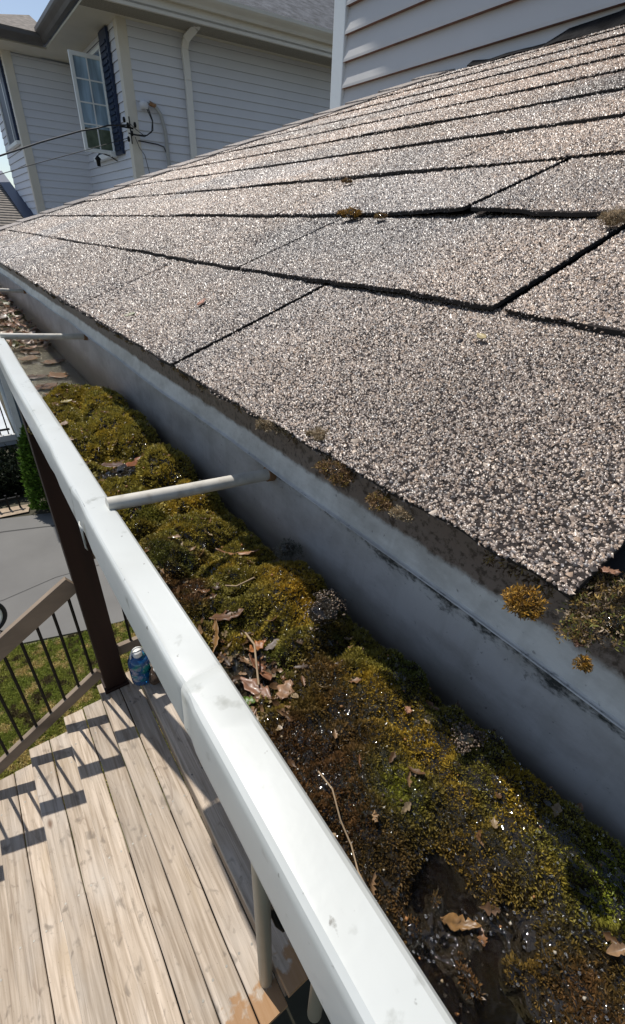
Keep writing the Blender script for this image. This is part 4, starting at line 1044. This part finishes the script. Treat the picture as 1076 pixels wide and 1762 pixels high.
leaf((.117, .243), .036, .008, 2.55, 'curled orange brown leaf on the moss just below the near hanger', 1, curl=.5, fold=.5, color=(.50, .25, .12), roll=.3)
leaf((.066, .172), .030, .008, .95, 'narrow tan curled leaf beside the gutter lip, standing on edge', 2, curl=.4, fold=.6, color=(.42, .22, .07), roll=-.5, pitch=-.2)
leaf((.079, .183), .024, .010, 2.9, 'brown leaf half buried above the narrow tan leaf', 3, color=(.22, .10, .045), curl=.3)
leaf((.083, .154), .013, .008, .2, 'small bright orange leaf fragment in the leafy hollow', 4, color=(.55, .20, .05), curl=.2)
leaf((.069, .134), .026, .010, 1.9, 'long pinkish brown leaf lying along the hollow near the lip', 5, color=(.40, .20, .12), curl=.2, fold=.5)
leaf((.077, .143), .024, .009, 1.6, 'folded reddish brown leaf in the middle of the hollow', 6, color=(.32, .13, .06), curl=.3, fold=.6, roll=.4)
leaf((.080, .121), .014, .010, .6, 'broad pale tan leaf at the near end of the hollow', 7, color=(.48, .27, .15), curl=.25)
leaf((.093, .152), .018, .006, .1, 'grey silvery leaf strip right of the hollow', 8, color=(.33, .28, .25), curl=.1)
leaf((.0575, .1235), .010, .007, 1.2, 'bright green leaf pressed against the gutter lip', 9, color=(.17, .30, .03), curl=.2)
leaf((.062, .1275), .009, .006, 2.4, 'smaller green leaf just above the bright green one', 10, color=(.13, .24, .02), curl=.2)
leaf((.0815, .0135), .015, .0055, -.75, 'single brown oval leaf on the wet moss near the picture bottom', 11, z=-.1995, color=(.36, .19, .06), curl=.35, fold=.25)
leaf((.074, .0505), .004, .003, .9, 'tiny tan leaf chip on the brown moss', 12, color=(.5, .3, .14))
leaf((.119, .0765), .005, .004, .3, 'tiny pink leaf chip on the golden moss edge', 13, color=(.6, .3, .18))
leaf((.076, .595), .016, .011, .2, 'cream yellow leaf on the far moss cushions', 14, color=(.55, .45, .18), curl=.2)
leaf((.060, .525), .016, .010, 1.2, 'pale pinkish leaf on the far moss beside the lip', 15, color=(.52, .36, .25), curl=.3)
leaf((.056, .488), .014, .009, 2.2, 'second pale leaf on the far moss, closer to the hanger', 16, color=(.48, .34, .22), curl=.3)
leaf((.100, .420), .030, .016, .7, 'orange red wet leaf in the gap between the far moss cushions', 17, z=-.196, color=(.34, .10, .025))
leaf((.080, .428), .026, .012, 2.6, 'dark brown wet leaf beside the orange red one', 18, z=-.197, color=(.14, .06, .03))
leaf((.112, .335), .020, .010, .4, 'rusty leaf tucked under the moss behind the near hanger', 19, color=(.30, .10, .03))
for i, (x, y, yw, c) in enumerate([(.085, .86, .4, (.22, .11, .045)), (.115, .92, 1.9, (.28, .14, .05)), (.10, .80, 2.6, (.34, .15, .05)), (.13, .80, .9, (.30, .12, .04)), (.075, .93, 2.9, (.18, .10, .05)), (.125, 1.02, .2, (.25, .14, .07)), (.09, 1.06, 1.2, (.32, .2, .1)), (.10, 1.13, 2.2, (.2, .12, .06))]):
    words = ['broad brown sunken leaf left of centre in the bare stretch', 'tan sunken leaf near the wall in the bare stretch', 'orange brown sunken leaf touching the first moss', 'reddish sunken leaf in the corner by the first moss', 'dull brown sunken leaf beside the lip in the bare stretch', 'pale brown leaf near the wall before the second hanger', 'light tan leaf before the litter heap', 'dark leaf at the foot of the litter heap'][i]
    leaf((x, y), R.uniform(.05, .07), R.uniform(.03, .042), yw, words, 30+i, z=-.233+R.uniform(.0, .004), color=c, curl=.08, fold=.06, group='sunken leaves in the bare gutter')
# litter heap at the far end
n = 420; VV = []; FF = []; CC = []; off = 0
for i in range(n):
    y = R.uniform(1.14, 2.2); x = R.uniform(.062, .148); hh = .05*math.sin(math.pi*min(1, (y-1.12)/.35)*.5)*max(0, 1-abs(x-.1)/.06)*R.random()
    t = R.random(); c = (.42, .26, .18) if t < .3 else ((.52, .42, .34) if t < .55 else ((.16, .10, .06) if t < .8 else (.13, .13, .05)))
    V, F, C = leafmesh((x, y, -.228+hh), R.uniform(.015, .04), R.uniform(.006, .018), R.uniform(0, 6.3), R.uniform(-.5, .5), R.uniform(-.7, .7), R.uniform(.2, .8), R.uniform(.1, .6), c, 500+i)
    VV.append(V); FF.append(F+off); CC.append(C); off += len(V)
tag(npmesh('leaf_litter', np.concatenate(VV), np.concatenate(FF), M['leaf'], colr=np.concatenate(CC), at=(.1, 1.4, -.22)), 'heap of pale dry leaf litter at the far end of the gutter', 'leaf litter', kind='stuff')
# fine litter specks over the moss
n = 620; x, y = sample(n, -.08, .7); z = zsurf(x, y)+.0022
szs = rng.uniform(.0005, .0016, n)*(1+np.maximum(y, 0)*2.6); V, F, C = granules(np.stack([x, y, z], 1), szs)
cc = np.array([(.34, .26, .16), (.10, .06, .03), (.30, .15, .06), (.45, .40, .32), (.05, .035, .02), (.36, .17, .06)])[rng.integers(0, 6, n)]
V[:, 2] = V[:, 2]; tag(npmesh('debris_specks', V, F, M['leaf'], colr=np.repeat(cc, 6, 0), at=(.09, .3, -.19)), 'fine seeds and grit scattered over the gutter moss', 'debris', kind='stuff')
n = 260; VV = []; FF = []; CC = []; off = 0
for i in range(n):
    y = R.uniform(-.05, .70); x = R.uniform(.042, .146)
    if R.random() < .35: x = .070+R.gauss(0, .014); y = .145+R.gauss(0, .022)
    x = min(max(x, .045), .146); sc = R.uniform(.6, 1.3)*(1+y*1.1)
    c = R.choice([(.20, .10, .045), (.12, .065, .03), (.28, .17, .09), (.08, .05, .03), (.30, .22, .13)])
    z = float(zsurf(np.array([x]), np.array([y]))[0])+.0012
    V, F, C = leafmesh((x, y, z), .0065*sc, .0026*sc, R.uniform(0, 6.3), R.uniform(-.5, .5), R.uniform(-.8, .8), R.uniform(.1, .8), R.uniform(.1, .7), c, 900+i, ragged=.6)
    VV.append(V); FF.append(F+off); CC.append(C); off += len(V)
tag(npmesh('rotted_bits', np.concatenate(VV), np.concatenate(FF), M['leaf'], colr=np.concatenate(CC), at=(.09, .3, -.19)), 'small rotted brown leaf bits scattered through the gutter moss', 'debris', kind='stuff')
# wet beads: glossy drops on the near wet moss
n = 420; x = rng.uniform(.045, .14, n); y = rng.normal(.0, .03, n); z = zsurf(x, y)+.0016
sel = rng.random(n) < np.clip(1.1-np.abs(y-.0)/.08, .05, 1); x, y, z = x[sel], y[sel], z[sel]
ico = np.array([(0, 0, 1), (.89, 0, .45), (.28, .85, .45), (-.72, .53, .45), (-.72, -.53, .45), (.28, -.85, .45), (.72, .53, -.45), (-.28, .85, -.45), (-.89, 0, -.45), (-.28, -.85, -.45), (.72, -.53, -.45), (0, 0, -1)])
icf = np.array([(0, 1, 2), (0, 2, 3), (0, 3, 4), (0, 4, 5), (0, 5, 1), (1, 6, 2), (2, 7, 3), (3, 8, 4), (4, 9, 5), (5, 10, 1), (6, 7, 2), (7, 8, 3), (8, 9, 4), (9, 10, 5), (10, 6, 1), (11, 7, 6), (11, 8, 7), (11, 9, 8), (11, 10, 9), (11, 6, 10)])
rr = rng.uniform(.00015, .00045, len(x)); V = (ico[None]*rr[:, None, None]*np.array([1.3, 1.3, .7])+np.stack([x, y, z], 1)[:, None]).reshape(-1, 3)
F = (icf[None]+(np.arange(len(x))*12)[:, None, None]).reshape(-1, 3)
wm = mat('water_beads', (.9, .9, .9), .06, spec=.8); wm.node_tree.nodes['Principled BSDF'].inputs['Transmission Weight'].default_value = .95; wm.node_tree.nodes['Principled BSDF'].inputs['IOR'].default_value = 1.33
tag(npmesh('water_droplets', V, F, wm, smooth=True, at=(.09, 0, -.19)), 'water droplets glinting on the nearest wet moss', 'water drops', kind='stuff')
# twigs
def twig(pts, r, label):
    o = MB().tube(pts, r, 6).build('twig', mat('dry_stem', (.33, .24, .15), .7), at=pts[0]); tag(o, label, 'twig', 'dry stems in the gutter'); return o
def zz_(x, y, h=.004): return float(zsurf(np.array([x]), np.array([y]))[0])+h
twig([(.066, .0755, zz_(.066, .0755, .006)), (.0655, .066, zz_(.0655, .066, .007)), (.0635, .058, zz_(.0635, .058, .005)), (.0625, .050, zz_(.0625, .05, .005)), (.0600, .043, zz_(.06, .043, .003)), (.0585, .038, zz_(.0585, .038))], .00035, 'long thin pale stem lying on the brown moss')
twig([(.081, .164, zz_(.081, .164, .006)), (.080, .152, zz_(.08, .152, .008)), (.076, .143, zz_(.076, .143, .008)), (.0715, .133, zz_(.0715, .133, .006))], .0006, 'dark branched stem crossing the leafy hollow')
twig([(.103, .192, zz_(.103, .192, .008)), (.094, .199, zz_(.094, .199, .008)), (.088, .203, zz_(.088, .203, .004))], .0005, 'short pale stem on the moss below the orange brown leaf')
twig([(.060, .056, zz_(.06, .056, .004)), (.057, .058, zz_(.057, .058, .005)), (.0545, .0575, zz_(.0545, .0575, .004))], .0008, 'short whitish stem near the lip beside the long stem')

# ---------- lumps and tufts
def lump(c, r, label, cat, name, seed, colr='grit', sq=.7, group=None, nb=900, root=None, ln=.0032):
    rs = np.random.default_rng(seed)
    t = thing(name, (c[0], c[1], c[2]-r[2]*.8), label, cat, group)
    n = nb*2 if colr != 'grit' else nb; d = rs.normal(size=(n, 3)); d /= np.linalg.norm(d, axis=1)[:, None]
    sub = [(0, 0, 0, 1.0)]+[(rs.uniform(-1.0, 1.0), rs.uniform(-1.0, 1.0), rs.uniform(-.5, .35), rs.uniform(.3, .6)) for _ in range(5)]
    si = rs.choice(len(sub), n, p=[.35]+[.13]*5); sb_ = np.array(sub)[si]
    f = .62+.75*vnoise(d[:, 0]*1.0+seed, d[:, 1]+d[:, 2]*.7, .4, seed)
    P = (d*(f*sb_[:, 3])[:, None]+sb_[:, :3])*np.array(r)*.82+np.array(c)
    # core
    gg = []; m = MB()
    for i in range(11):
        th = math.pi*i/10; row = []
        for j in range(17):
            ph = 2*math.pi*(j % 16)/16; dd = np.array([math.sin(th)*math.cos(ph), math.sin(th)*math.sin(ph), math.cos(th)])
            ff = .80+.45*float(vnoise(dd[0]+seed, dd[1]+dd[2]*.7, .55, seed)); row.append(tuple(dd*np.array(r)*ff*.62+np.array(c)))
        gg.append(row)
    m.grid(gg); m.build('core', M['muck'] if colr != 'tan' else mat('tan_core', (.16, .11, .06), .9, noise=(200, .5), bump=(400, .8, .002)), t)
    if colr == 'grit':
        V, F, C = granules(P, rs.uniform(.0007, .0017, n)); C = C*np.array([.56, .46, .36]); npmesh('grit', V, F, M['granule'], t, C)
    else:
        pal = {'gold': [(.42, .22, .03), (.30, .17, .03), (.20, .12, .04)], 'brown': [(.20, .12, .06), (.14, .08, .04), (.30, .20, .11), (.24, .16, .04)], 'tan': [(.34, .26, .16), (.25, .18, .10), (.42, .34, .23)], 'grey': [(.24, .23, .19), (.16, .16, .12)], 'mix': [(.10, .065, .035), (.20, .13, .04), (.30, .20, .06), (.30, .23, .16), (.05, .035, .022), (.10, .07, .04), (.13, .13, .03)]}[colr]
        cc = np.array(pal)[rs.integers(0, len(pal), n)]
        P = P[d[:, 2] > -.6]; cc = cc[d[:, 2] > -.6]; d = d[d[:, 2] > -.6]; P = P+rs.normal(0, .06, P.shape)*np.array(r); n = len(P); P = np.repeat(P, 3, 0); P = P+rs.normal(0, .05, P.shape)*np.array(r); d = np.repeat(d, 3, 0); cc = np.repeat(cc, 3, 0)
        V, F, C = kite(P, d*.5+np.array([0, 0, .25]), np.full(n*3, ln*.52), np.full(n*3, ln*.17), 2, .9, cc); npmesh('moss_shoots', V, F, M['mossdry'], t, C)
    return t
lump((.1165, .139, -.1730), (.0140, .0110, .0085), 'dark gritty clod on the moss beside the gutter wall, larger one', 'clod', 'grit_clod', 3, 'grit', nb=700)
lump((.1235, .049, -.1765), (.0070, .0055, .0036), 'small round gritty clod on the golden moss further down', 'clod', 'grit_clod', 4, 'grit', nb=300)
lump((.1365, .207, -.182), (.009, .008, .007), 'pale greyish moss lump against the gutter wall above the clod', 'moss lump', 'moss_lump', 5, 'grey', nb=500, ln=.002)
TG = 'moss tufts along the shingle edge'
lump((.1165, .195, -.0860), (.0050, .0080, .0040), 'tan dry tuft on the shingle edge, farthest of the edge tufts', 'moss tuft', 'moss_tuft', 6, 'tan', nb=350, group=TG, ln=.0028)
lump((.1225, .159, -.0800), (.0045, .0060, .0022), 'small yellowish tuft standing on the shingle just in from the edge', 'moss tuft', 'moss_tuft', 7, 'tan', nb=200, group=TG, ln=.0022)
lump((.1135, .1335, -.0870), (.0055, .0095, .0042), 'largest orange brown tuft hanging on the shingle edge', 'moss tuft', 'moss_tuft', 8, 'brown', nb=420, group=TG, ln=.0028)
lump((.1130, .1065, -.0885), (.0032, .0060, .0030), 'yellow green tuft below the shingle edge, upper of a close pair', 'moss tuft', 'moss_tuft', 9, 'brown', nb=220, group=TG, ln=.0024)
lump((.1135, .0955, -.0880), (.0026, .0045, .0026), 'small tan tuft below the shingle edge, lower of a close pair', 'moss tuft', 'moss_tuft', 10, 'tan', nb=150, group=TG, ln=.0022)
lump((.1105, .0415, -.0895), (.0042, .0058, .0050), 'golden orange tuft hanging from the broken shingle corner', 'moss tuft', 'moss_tuft', 11, 'gold', nb=300, group=TG, ln=.0028)
lump((.1265, .0225, -.0850), (.0190, .0100, .0055), 'big soggy mossy debris clump in the shingle gap at the right edge', 'debris clump', 'debris_clump', 12, 'mix', nb=1300, ln=.0028)
lump((.1065, .0215, -.0925), (.0018, .0016, .0030), 'tiny yellow shoot dangling below the debris clump', 'moss tuft', 'moss_tuft', 13, 'gold', nb=70, group=TG, ln=.0020)
lump((.367, .442, .0200), (.0095, .0120, .0050), 'orange moss spot on the second shingle course line', 'moss tuft', 'moss_tuft', 14, 'gold', nb=220, group='moss tufts on the shingles', ln=.004)
lump((.366, .396, .0175), (.0045, .0080, .0030), 'small dull green moss spot right of the orange one', 'moss tuft', 'moss_tuft', 15, 'brown', nb=120, group='moss tufts on the shingles', ln=.003)
lump((.358, .168, .0165), (.0080, .0085, .0065), 'rounded tan lump on the shingle line at the right picture edge', 'lump', 'moss_tuft', 16, 'tan', nb=400, ln=.002)
lump((.479, .589, .0630), (.005, .009, .003), 'faint olive moss spot on the third shingle course line', 'moss tuft', 'moss_tuft', 17, 'brown', nb=100, group='moss tufts on the shingles', ln=.004)
# thin fringe of dirt and dry moss clinging under the shingle edge
n = 5200; y = rng.uniform(.0, 1.3, n); kp = (vnoise(y, 0*y, .022, 55)*.6+vnoise(y, 0*y, .006, 56)*.4) > .56; y = y[kp]; n = len(y)
s_ = S0+edge(0, y)+rng.uniform(-.0004, .0030, n); P = rp_(s_, y, rng.uniform(-.0018, .0022, n))
cc = np.array([(.16, .11, .06), (.24, .18, .10), (.09, .06, .04), (.26, .18, .05)])[rng.integers(0, 4, n)]
V, F, C = kite(P, np.tile([-.5, 0, -.1], (n, 1)), np.full(n, .0018), np.full(n, .0006), 4, .7, cc)
tag(npmesh('edge_fringe', V, F, M['mossdry'], colr=C, at=(.12, .3, -.088)), 'thin dry moss and dirt fringe clinging along the lowest shingle edge', 'moss fringe', kind='stuff')
# flecks of leaf on the roof
def rleaf(s, y, L_, W_, yaw, c, label, seed):
    p = rp_(np.array(s), np.array(y), np.array(.0055)); V, F, C = leafmesh((0, 0, 0), L_, W_, yaw, seed=seed, color=c, curl=.3, fold=.3)
    Rm = np.array(Matrix.Rotation(-TH, 3, 'Y')); V = V @ Rm.T+p
    o = npmesh('leaf_fleck', V, F, M['leaf'], colr=C, smooth=True, at=tuple(p)); md = o.modifiers.new('thick', 'SOLIDIFY'); md.thickness = .0003
    tag(o, label, 'leaf', 'leaf flecks on the shingles')
rleaf(.148, .420, .014, .007, .6, (.42, .17, .09), 'reddish brown leaf fleck on the lowest shingle course', 71)
rleaf(.100, .490, .014, .008, 2.2, (.42, .42, .26), 'pale greenish fleck on the lowest course left of the red one', 72)
rleaf(.188, .150, .008, .0045, 1.2, (.45, .36, .18), 'tan fleck at the near shingle joint', 73)
# leaves in the debris clump
for i, (c, l, w, yw, cl, lb) in enumerate([((.1190, .0165, -.0785), .008, .005, .9, (.7, .62, .42), 'cream seed leaf on the debris clump'), ((.129, .031, -.078), .007, .004, 2.0, (.5, .26, .16), 'pink brown leaf bit on top of the debris clump'), ((.1100, .0255, -.0890), .010, .006, .3, (.16, .08, .05), 'dark curled leaf hanging from the debris clump')]):
    leaf(c[:2], l, w, yw, lb, 80+i, z=c[2], color=cl, curl=.4, fold=.4, group='leaf bits in the debris clump')
print('done')
